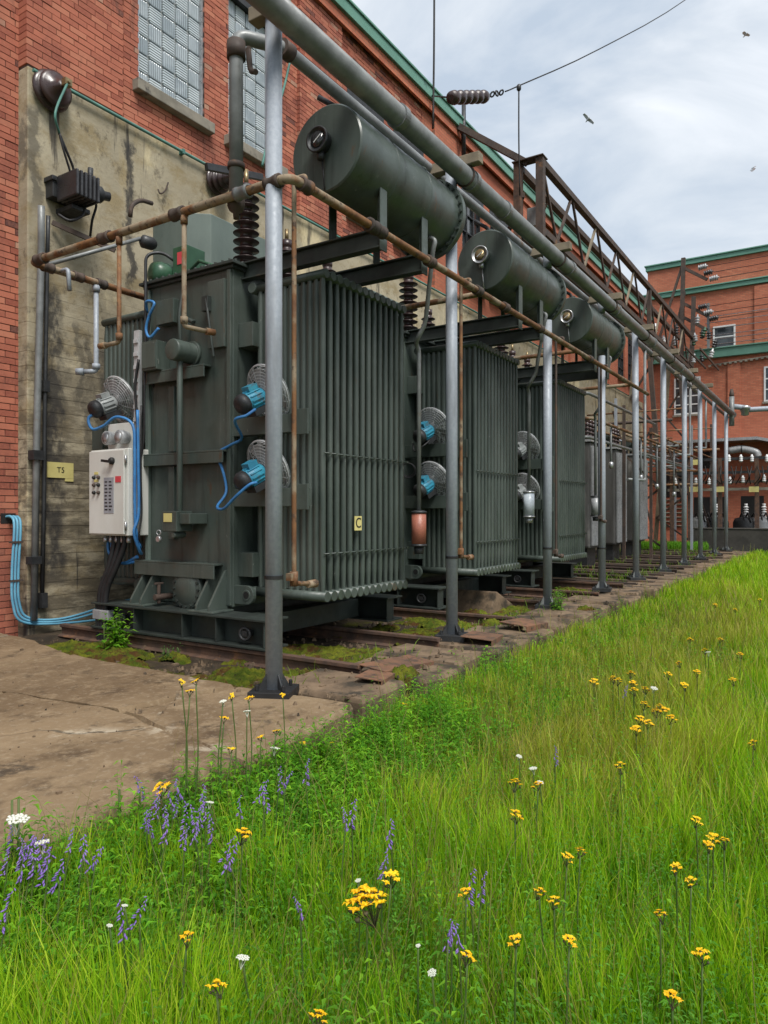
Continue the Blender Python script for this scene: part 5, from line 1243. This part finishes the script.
# ================================================================== BIRDS
def bird(u, v, d, span, lab, roll):
    p = P(u, v, X=d); o = thing('bird', lab, 'bird', 'gulls in the sky', tuple(p)); o.rotation_euler = (roll, .2, .9)
    MB().lathe([(.01,-.13),(.03,-.07),(.035,.03),(.022,.09),(.02,.13),(.004,.16)], (0,0,0), (1,0,0), 10).build('body', M['bird'], o)
    for s in (-1,1):
        m = MB(); n = [(.06,0,.02),(.1,s*span*.22,.1),(.0,s*span*.5,.02),(-.1,s*span*.46,.01),(-.06,s*span*.2,.08),(-.08,0,.02)]
        for z in (.008,-.008): m.v += [(a,b,c+z) for a,b,c in n]
        m.face(range(6)); m.face(list(range(6,12))[::-1])
        for k in range(6): m.face((k,(k+1)%6,(k+1)%6+6,k+6))
        m.build('wing', M['bird'], o)
bird(588,119,30,.6,'grey gull gliding above the girder, largest of the three birds',.7); bird(746,34,38,.4,'small dark bird near the upper right corner of the sky',.3); bird(754,169,40,.4,'small bird in the sky above the far wing',-.9)
# ================================================================== GRASS, WEEDS, FLOWERS
rng = np.random.default_rng(4)
def fnoise(x, y, s, seed=0):
    """cheap smooth value noise, vectorised"""
    x, y = x*s+seed*17.3, y*s+seed*9.1; xi, yi = np.floor(x).astype(np.int64), np.floor(y).astype(np.int64); fx, fy = x-xi, y-yi
    fx, fy = fx*fx*(3-2*fx), fy*fy*(3-2*fy)
    def h(a, b): v = np.sin(a*127.1+b*311.7+seed*74.7)*43758.5453; return v-np.floor(v)
    return (h(xi,yi)*(1-fx)+h(xi+1,yi)*fx)*(1-fy) + (h(xi,yi+1)*(1-fx)+h(xi+1,yi+1)*fx)*fy
def soil_np(x, y):
    k = np.clip((y-1.7)/.8, 0, 1); k = k*k*(3-2*k); return SOIL-.01+.14*k
def scatter(n, r0=1.0, r1=31, pw=1.55):
    r = r0+(r1-r0)*rng.random(n)**pw; a = np.radians(rng.uniform(-14, 78, n))
    x, y = r*np.cos(a), r*np.sin(a); edge = np.where(x < 3.7, 2.46, 2.57)
    ok = (y < edge+.03*rng.standard_normal(n)) & (x < 27.3); return x[ok], y[ok], r[ok]
def raw_mesh(name, V, loops, starts, totals, cols, mat):
    me = bpy.data.meshes.new(name); me.vertices.add(len(V)); me.vertices.foreach_set('co', V.ravel().astype(np.float32))
    me.loops.add(len(loops)); me.loops.foreach_set('vertex_index', loops.astype(np.int32))
    me.polygons.add(len(starts)); me.polygons.foreach_set('loop_start', starts.astype(np.int32)); me.polygons.foreach_set('loop_total', totals.astype(np.int32))
    me.update(calc_edges=True)
    at = me.attributes.new('col', 'FLOAT_COLOR', 'POINT'); at.data.foreach_set('color', cols.ravel().astype(np.float32))
    me.polygons.foreach_set('use_smooth', np.ones(len(starts), bool)); me.materials.append(mat)
    o = bpy.data.objects.new(name, me); C.objects.link(o); return o
def blades(name, x, y, r, h, w, lean, cbase, ctip, mat):
    """curved grass blades: a tapering quad and a tip"""
    n = len(x); z = soil_np(x, y); th = rng.uniform(0, 2*PI, n); ph = 4*PI*fnoise(x, y, 2.2, 12) + rng.normal(0, 1.6, n)
    dx, dy = np.cos(th)*w/2, np.sin(th)*w/2; lx, ly = np.cos(ph)*lean*h, np.sin(ph)*lean*h
    V = np.empty((n, 7, 3)); hz = np.sqrt(np.clip(1-lean**2*.6, .2, 1))*h
    def lay(i, f, ww, bend): V[:, i, 0] = x+lx*bend+dx*ww; V[:, i, 1] = y+ly*bend+dy*ww; V[:, i, 2] = z+hz*f
    lay(0,0,1,0); lay(1,0,-1,0); lay(2,.4,.9,.16); lay(3,.4,-.9,.16); lay(4,.78,.6,.55); lay(5,.78,-.6,.55); lay(6,1,0,1)
    b = (np.arange(n)*7)[:, None]
    L = (b + np.array([[0,1,3,2, 2,3,5,4, 4,5,6]])).ravel()
    st = (np.arange(n)*11)[:, None] + np.array([[0,4,8]]); tt = np.tile([4,4,3], n)
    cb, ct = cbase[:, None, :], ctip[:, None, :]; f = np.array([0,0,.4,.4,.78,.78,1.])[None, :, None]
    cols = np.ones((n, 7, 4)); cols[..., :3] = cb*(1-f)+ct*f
    return raw_mesh(name, V.reshape(-1,3), L, st.ravel(), tt, cols, mat)
def pal(t, cols):
    cols = np.array(cols); k = np.clip(t, 0, .9999)*(len(cols)-1); i = k.astype(int); f = (k-i)[:, None]; return cols[i]*(1-f)+cols[i+1]*f
GN = 520000
x, y, r = scatter(GN)
nz, n2 = fnoise(x, y, .9, 1), fnoise(x, y, 2.7, 2)
strip = np.exp(-((y-1.6)/1.0)**2)*np.clip((x-2.6)/1.5, 0, 1)*np.clip((15-x)/6, 0, 1)            # thinner, drier grass along the kerb
h = (.12+.18*nz+.12*n2+.14*fnoise(x,y,5.,4))*rng.uniform(.55,1.25,len(x))*(1-.25*strip); h *= 1-.45*np.clip((y-1.7)/.7,0,1)
w = (.0028+.0007*r)*rng.uniform(.6,1.5,len(x)); w = np.minimum(w, .022)
n3 = fnoise(x, y, 6.5, 3); t_ = np.clip(.30*nz+.35*n2+.35*n3+.10*strip+.24*rng.standard_normal(len(x)), 0, 1)
tip = pal(t_, [(.10,.28,.008),(.21,.45,.010),(.36,.58,.018),(.52,.64,.04)]); base = tip*np.array([.65,.7,.6])  # blade feet coloured darker, painting in the shade between the leaves
dry = (rng.random(len(x)) < .12+1.0*strip*(.4+1.1*n2))[:, None]; tip = np.where(dry, pal(rng.random(len(x)), [(.32,.39,.03),(.45,.44,.07),(.42,.30,.12)]), tip)
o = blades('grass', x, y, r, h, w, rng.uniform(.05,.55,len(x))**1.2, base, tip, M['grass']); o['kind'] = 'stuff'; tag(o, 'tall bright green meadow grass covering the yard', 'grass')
# fine seed stems
x, y, r = scatter(15000, 1.4, 26, 1.3); k = rng.random(len(x)) < .25+.75*np.exp(-((y-1.4)/.95)**2); x, y, r = x[k], y[k], r[k]
h = rng.uniform(.32,.55,len(x)); w = .0022+.0005*r
tip = pal(rng.random(len(x)), [(.24,.17,.06),(.30,.26,.09),(.20,.13,.07),(.22,.27,.06)]); base = pal(rng.random(len(x)), [(.10,.18,.02),(.16,.2,.04)])
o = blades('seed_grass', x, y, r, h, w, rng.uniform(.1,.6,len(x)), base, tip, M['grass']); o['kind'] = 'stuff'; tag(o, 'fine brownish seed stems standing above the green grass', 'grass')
# weeds among the rails, along the wall foot and in the cracks
xw = np.concatenate([rng.uniform(12.4,26,5000), rng.uniform(3.75,12,300), rng.uniform(1,26,2200)]); yw = np.concatenate([rng.uniform(3.0,7.0,5000), rng.uniform(3.0,3.5,300), rng.normal(2.6,.04,2200)])
keep = fnoise(xw, yw, 1.3, 5) > np.where(xw > 12.3, .60, .5); xw, yw = xw[keep], yw[keep]; nW = len(xw)
_s = soil_np; soil_np = lambda x, y: np.where(y > 2.75, -.08, -.26)
o = blades('track_grass', xw, yw, xw, rng.uniform(.05,.22,nW), .006+.0005*xw, rng.uniform(.2,.8,nW), pal(rng.random(nW), [(.05,.11,.01),(.09,.16,.02)]), pal(rng.random(nW), [(.09,.24,.015),(.20,.34,.03),(.28,.33,.05)]), M['grass']); o['kind'] = 'stuff'; tag(o, 'sparse grass tufts growing between the rails and along the kerb', 'grass')
# far lawn strip at the wing
nW = 5000; xw, yw = rng.uniform(25.6,27.5,nW), rng.uniform(4.0,7.1,nW)
soil_np = lambda x, y: np.full_like(x, -.08)
o = blades('far_grass', xw, yw, xw, rng.uniform(.1,.35,nW), np.full(nW,.025), rng.uniform(.1,.6,nW), pal(rng.random(nW), [(.06,.16,.01),(.1,.22,.02)]), pal(rng.random(nW), [(.1,.32,.015),(.2,.42,.03)]), M['grass']); o['kind'] = 'stuff'; tag(o, 'bright grass patch at the foot of the far trestle', 'grass')
soil_np = _s
# broad-leaved weeds: shoots with paired leaves
def shoots(name, x, y, H, nl, ll, lw, cols, droop=.3, ferny=False, zf=None):
    V, L, S, T_, K = [], [], [], [], []; zs = soil_np(x, y) if zf is None else zf
    for i in range(len(x)):
        px, py, pz, hh = x[i], y[i], zs[i], H[i]; az = rng.uniform(0, 2*PI); ln = rng.uniform(0,.25); lx, ly = math.cos(az)*ln*hh, math.sin(az)*ln*hh
        c = cols[i]; b = len(V); sw = .0025
        V += [(px-sw,py,pz),(px+sw,py,pz),(px+lx,py+ly,pz+hh)]; K += [c*.7]*3; S.append(len(L)); T_.append(3); L += [b,b+1,b+2]
        a0 = rng.uniform(0, 2*PI)
        for k in range(nl):
            f = .12+.86*k/nl; cx, cy, cz = px+lx*f, py+ly*f, pz+hh*f; a = a0+k*(2.4 if not ferny else PI)+rng.uniform(-.3,.3); l = ll*rng.uniform(.7,1.2)*(1.1-.55*f); ww = lw*rng.uniform(.7,1.2)*(1.1-.5*f)
            ca, sa = math.cos(a), math.sin(a); up = rng.uniform(.1,.55)*l; dn = up-droop*l
            b = len(V); V += [(cx,cy,cz),(cx+ca*l*.45-sa*ww/2,cy+sa*l*.45+ca*ww/2,cz+up*.8),(cx+ca*l,cy+sa*l,cz+dn),(cx+ca*l*.45+sa*ww/2,cy+sa*l*.45-ca*ww/2,cz+up*.8),(cx+ca*l*.45,cy+sa*l*.45,cz+up*.62)]
            j = rng.uniform(.75,1.25); K += [c*j*.8,c*j,c*j*1.05,c*j,c*j*.85]
            S += [len(L),len(L)+4]; T_ += [4,4]; L += [b,b+1,b+2,b+4, b,b+4,b+2,b+3]
    cc = np.ones((len(V),4)); cc[:, :3] = np.array(K)
    return raw_mesh(name, np.array(V), np.array(L), np.array(S), np.array(T_), cc, M['weed'])
x, y, r = scatter(24000, 1.2, 12, 1.2)
den = np.clip(.10+1.0*np.exp(-((y-2.35)/.35)**2)*np.clip((4.6-x)/1.5,0,1) + .5*(fnoise(x,y,1.1,8) > .62) + .5*np.clip((2.3-x)/1.2,0,1)*np.clip(y/1.2,0,1), 0, 1)
k = rng.random(len(x)) < den*.55; x, y = x[k], y[k]; n = len(x)
o = shoots('weeds', x, y, rng.uniform(.14,.42,n)*np.where(y > 2.1,.85,1), 11, .062, .018, pal(rng.random(n), [(.05,.18,.012),(.12,.33,.018),(.24,.48,.03)])); o['kind'] = 'stuff'; tag(o, 'leafy green weeds and vetch crowding the slab edge', 'weeds')
x, y, r = scatter(5200, 1.2, 6.5, 1.3); n = len(x)
o = shoots('ferny_leaves', x, y, rng.uniform(.2,.4,n), 22, .034, .010, pal(rng.random(n), [(.07,.22,.02),(.15,.38,.04)]), ferny=True); o['kind'] = 'stuff'; tag(o, 'feathery yarrow leaves among the grass', 'weeds')
n = 1500; x = rng.uniform(.7,4.4,n); y = 2.42-.75*rng.random(n)**1.3; k = rng.random(n) < np.where(x < 2.9, .95, .45); x, y = x[k], y[k]; n = len(x)
o = shoots('slab_edge_weeds', x, y, rng.uniform(.14,.36,n), 12, .07, .021, pal(rng.random(n), [(.06,.22,.012),(.14,.38,.02),(.26,.52,.03)])); o['kind'] = 'stuff'; tag(o, 'dense broad-leaved weeds along the front edge of the slab', 'weeds')
# single leafy plants one can pick out
def plant(name, label, pos, n, H, spread, nl, ll, lw, c=((.12,.32,.02),(.24,.46,.04))):
    e0 = thing(name, label, 'plant', None, pos); a = rng.uniform(0, 2*PI, n); rr = spread*rng.random(n)**.6
    o = shoots('leaves', rr*np.cos(a), rr*np.sin(a), H*rng.uniform(.6,1.05,n), nl, ll, lw, pal(rng.random(n), list(c)), zf=np.zeros(n)); o.parent = e0
    for i in range(min(n,8)): MB().tube([(rr[i]*math.cos(a[i]),rr[i]*math.sin(a[i]),0),(rr[i]*math.cos(a[i])*1.05,rr[i]*math.sin(a[i])*1.05,H*.7)], .004, 5).build('stem', M['stem'], e0)
plant('leafy_bush', 'bright leafy bush at the foot of the cabinet hoses', (4.25,5.72,-.1), 16, .42, .12, 14, .10, .05)
plant('weed_plant', 'low leafy weed beside the front of the first transformer base', (4.28,5.0,-.1), 7, .17, .1, 8, .05, .02, ((.07,.16,.04),(.1,.2,.06)))
plant('tall_weed', 'upright leafy weed at the left edge on the slab rim', (1.41,2.42,-.24), 2, .64, .03, 30, .10, .018)
plant('tall_weed', 'slender leafy weed in front of the slab, second from the left edge', (1.81,2.4,-.24), 1, .5, .02, 24, .07, .014)
plant('tall_weed', 'leafy weed with long narrow leaves before the slab below the nearest post', (2.3,2.4,-.24), 4, .42, .07, 24, .095, .018)
plant('leafy_bush', 'light green leafy clump against the kerb between the first two posts', (5.55,2.48,-.24), 26, .30, .32, 12, .075, .03)
plant('weed_plant', 'light green weed against the kerb just beyond the second post', (7.1,2.5,-.24), 12, .26, .2, 11, .07, .028)
plant('weed_plant', 'bright upright weed at the foot of the third post', (8.75,3.0,-.05), 9, .36, .1, 14, .08, .022, ((.13,.33,.02),(.2,.42,.04)))
# flowers
fl_y = MB().lathe([(.3,-.35),(.75,-.1),(1,.25),(.8,.6),(.35,.7)], (0,0,0), (0,0,1), 9).mesh('floret'); fl_y.materials.append(M['petal_yellow'])
def yellow_head(n, R, seed):
    random.seed(seed); m = MB(); bd = MB()
    for i in range(n):
        a = 2.4*i; rr = R*math.sqrt((i+.3)/n); z = (.25 if n < 5 else .75)*R*(1-(rr/R)**2)+rnd(-.1,.1)*R; c = (rr*math.cos(a), rr*math.sin(a), z); s = R*((.46 if n < 10 else .38) if n > 3 else .6)
        # a ruffled little blossom of petals round a dome
        for k in range(8):
            b = 2*PI*k/8+rnd(-.2,.2); q = s*rnd(.6,1.35); d = Vector((math.cos(b), math.sin(b), 0)); e1 = Vector((-d.y, d.x, 0))*s*.3; c0 = Vector(c); j = len(m.v)
            m.v += [tuple(c0), tuple(c0+d*q*.6+e1+Vector((0,0,s*.35))), tuple(c0+d*q+Vector((0,0,s*rnd(-.3,.5)))), tuple(c0+d*q*.6-e1+Vector((0,0,s*.35)))]; m.face((j,j+1,j+2,j+3))
        m.lathe([(s*.1,-s*.1),(s*.3,s*.1),(s*.26,s*.34),(s*.08,s*.42)], c, (rnd(-.4,.4),rnd(-.4,.4),1), 6)
        bd.lathe([(s*.1,-s*.75),(s*.34,-s*.55),(s*.4,-s*.15),(s*.2,-s*.05)], c, (0,0,1), 6)
        bd.tube([(0,0,-R*1.3), (c[0]*.7,c[1]*.7,-R*.45+z*.4), (c[0],c[1],c[2]-s*.6)], .0015, 4, False)
    return m, bd
def mk(m, mat, name): me = m.mesh(name); me.materials.append(mat); return me
YH = []
for n, R in ((1,.017),(3,.02),(6,.028),(16,.055)):
    m, bd = yellow_head(n, R, n); YH.append((mk(m, M['petal_yellow'], 'petals'), mk(bd, M['bud_dark'], 'buds'), R))
def purple_head(seed):
    random.seed(seed); m = MB()
    for i in range(16):
        z = -.07+.075*i/8; a = rnd(-1.2,1.2); rr = .010*(1-.5*i/16); d = Vector((math.cos(a), math.sin(a), -.45)); c = Vector((rr*d.x, rr*d.y, z)); s = .017*(1-.4*i/16)
        m.tube([c, c+d*s*.6, c+d*s*1.2], [.0025, .0042*(1.1-.5*i/16), .0012], 5)
    return m
PH = [mk(purple_head(s), M['petal_purple'], 'petals') for s in (1,2,3)]
def white_head(seed, R=.03):
    random.seed(seed); m = MB()
    for i in range(30):
        a = 2.4*i; rr = R*math.sqrt((i+.5)/30); m.lathe([(.002,-.003),(.0055,0),(.005,.003),(.001,.005)], (rr*math.cos(a), rr*math.sin(a), .004*(1-rr/R)+rnd(-.002,.002)), (0,0,1), 6)
    for i in range(6): a = i*1.05; m.tube([(0,0,-.05),(R*.6*math.cos(a),R*.6*math.sin(a),-.004)], .0012, 4, False)
    return m
WH = [mk(white_head(s), M['petal_white'], 'petals') for s in (1,2)]
def flower(name, label, cat, group, p, me_list, scale=1, rz=0, tilt=.1):
    zs = float(soil_np(np.array([p.x]), np.array([p.y]))[0]); o = thing(name, label, cat, group, (p.x, p.y, zs)); H = max(.1, p.z-zs)
    for nm, me, dz in me_list:
        c = bpy.data.objects.new(nm, me); C.objects.link(c); c.parent = o; c.location = (0,0,H+dz); c.scale = (scale,)*3; c.rotation_euler = (rnd(-tilt,tilt), rnd(-tilt,tilt), rz)
    b = rnd(-.05,.05); MB().tube(curve_pts([(-b*1.2,rnd(-.04,.04),0),(b*.6,0,H*.5),(0,0,H-.015*scale)],4), .0028, 5).build('stem', M['stem'], o); return o
random.seed(77)
yl = [(367,905,40,'largest golden flower cluster, low centre of the picture'),(391,879,19,'golden flower head just right of and above the largest cluster'),(243,836,17,'golden flower head left of centre below the slab edge'),(187,938,13,None),(217,988,18,'golden flower near the bottom edge, left of the centre'),(515,784,13,None),(538,786,11,None),(515,816,14,None),(567,858,10,None),(580,852,8,None),(539,893,10,None),(554,902,11,None),(660,916,14,None),(702,957,18,'golden flower head at the lower right of the meadow'),(672,998,11,None),(467,958,12,None),(569,942,7,None),(516,941,8,None),(466,893,8,None),(696,821,9,None),(713,838,8,None),(724,842,7,None),(708,846,7,None),(676,868,8,None),(691,882,8,None),(753,744,10,None),(318,1018,10,None),(162,790,17,'golden flower cluster at the slab edge among violet vetch')]
far_y = [(594,682),(613,679),(618,681),(631,674),(633,684),(634,691),(645,690),(660,708),(665,711),(679,664),(668,675),(697,673),(684,686),(644,705),(640,720),(620,767),(656,712),(671,719),(648,724),(636,730),(733,681),(740,655),(720,640),(705,651),(690,640),(735,610),(760,600),(715,605)]
near_post = [(182,668),(196,667),(190,677),(232,682),(249,698),(283,695),(232,749),(261,737),(276,731),(303,743),(332,743),(404,704),(224,718)]
ylr = {q: i for i, q in enumerate(sorted((u, v) for (u, v, px, lab) in yl if not lab))}
for (u, v, px, lab) in yl:
    p = P(u, v, Z=.10 if v > 760 else .06); d = proj(p)[2]; R = px/2/FP*d; R = max(R, .019); k = 3 if px > 30 else 2
    flower('yellow_flower', lab or f'small golden flower in the near meadow, {ORD[ylr[(u,v)]]} of these from the left', 'flower', 'golden flowers in the near meadow', p, [('petals', YH[k][0], 0), ('buds', YH[k][1], 0)], max(.62, min(1.6, R/(YH[k][2]*1.05))), rnd(0,6), .35)
far_y.sort()
for i, (u, v) in enumerate(far_y):
    p = P(u, v, Z=.06); flower('yellow_flower', f'tiny golden flower of the drift in the middle distance, {ORD[i]} from the left', 'flower', 'golden flowers in the middle distance', p, [('petals', YH[2][0], 0), ('buds', YH[2][1], 0)], .95, rnd(0,6), .4)
near_post = [(u, v+14 if v < 690 else v) for u, v in near_post]; near_post.sort()
for i, (u, v) in enumerate(near_post):
    p = P(u, v, Y=2.3 if u < 350 else 2.4); flower('yellow_flower', f'golden flower on tall stem before the slab by the first post, {ORD[i]} from left', 'flower', 'golden flowers along the slab edge', p, [('petals', YH[1][0], 0), ('buds', YH[1][1], 0)], .85, rnd(0,6), .4)
pl_ = [(262,790),(285,781),(280,775),(180,790),(165,815),(195,830),(186,822),(150,828),(158,806),(231,855),(352,813),(346,817),(385,864),(452,930),(458,938),(42,850),(22,862),(48,846),(34,856),(8,908),(140,912),(123,918),(300,906),(448,937),(470,886),(482,885),(306,771),(265,797),(172,800),(200,815),(147,818),(8,860),(205,806),(30,846),(228,850),(555,755),(625,690),(390,832),(240,806)] + [(12+11*k+(k*37)%9, 838+(k*53)%44) for k in range(8)] + [(140+9*k, 786+(k*31)%52) for k in range(9)]
pl_.sort(); nlow = sum(u < 320 for u, v in pl_)
for i, (u, v) in enumerate(pl_):
    p = P(u, v, Z=.10); p = P(u, v, Y=2.3) if p.y > 2.4 else p
    flower('vetch_flower', f'violet vetch spike among the weeds by the slab, {ORD[i]} from the left' if u < 320 else f'violet vetch spike out in the open grass, {ORD[i-nlow]} from the left', 'flower', 'violet vetch by the slab' if u < 320 else 'violet vetch in the grass', p, [('petals', random.choice(PH), .0)], rnd(.5,.8), rnd(3.2,4.4), .45)
wl2 = [(18,819,20),(243,957,13),(432,972,9),(210,802,8),(358,880,6),(533,768,8),(519,756,6),(540,782,7),(654,688,7),(223,701,7),(247,711,7),(42,842,14),(275,748,9),(125,905,6),(110,925,6),(418,945,5),(708,652,5)]
wl2.sort()
for i, (u, v, px) in enumerate(wl2):
    p = P(u, v, Z=.08); p = P(u, v, Y=2.3) if p.y > 2.4 else p; d = proj(p)[2]
    flower('yarrow_flower', 'large flat white flower head at the left edge beside the slab' if (u, v) == (18,819) else f'small flat white flower head in the grass, {ORD[i]} white one from the left', 'flower', 'white flowers in the meadow', p, [('petals', random.choice(WH), 0)], px/2/FP*d/.03, rnd(0,6), .3)
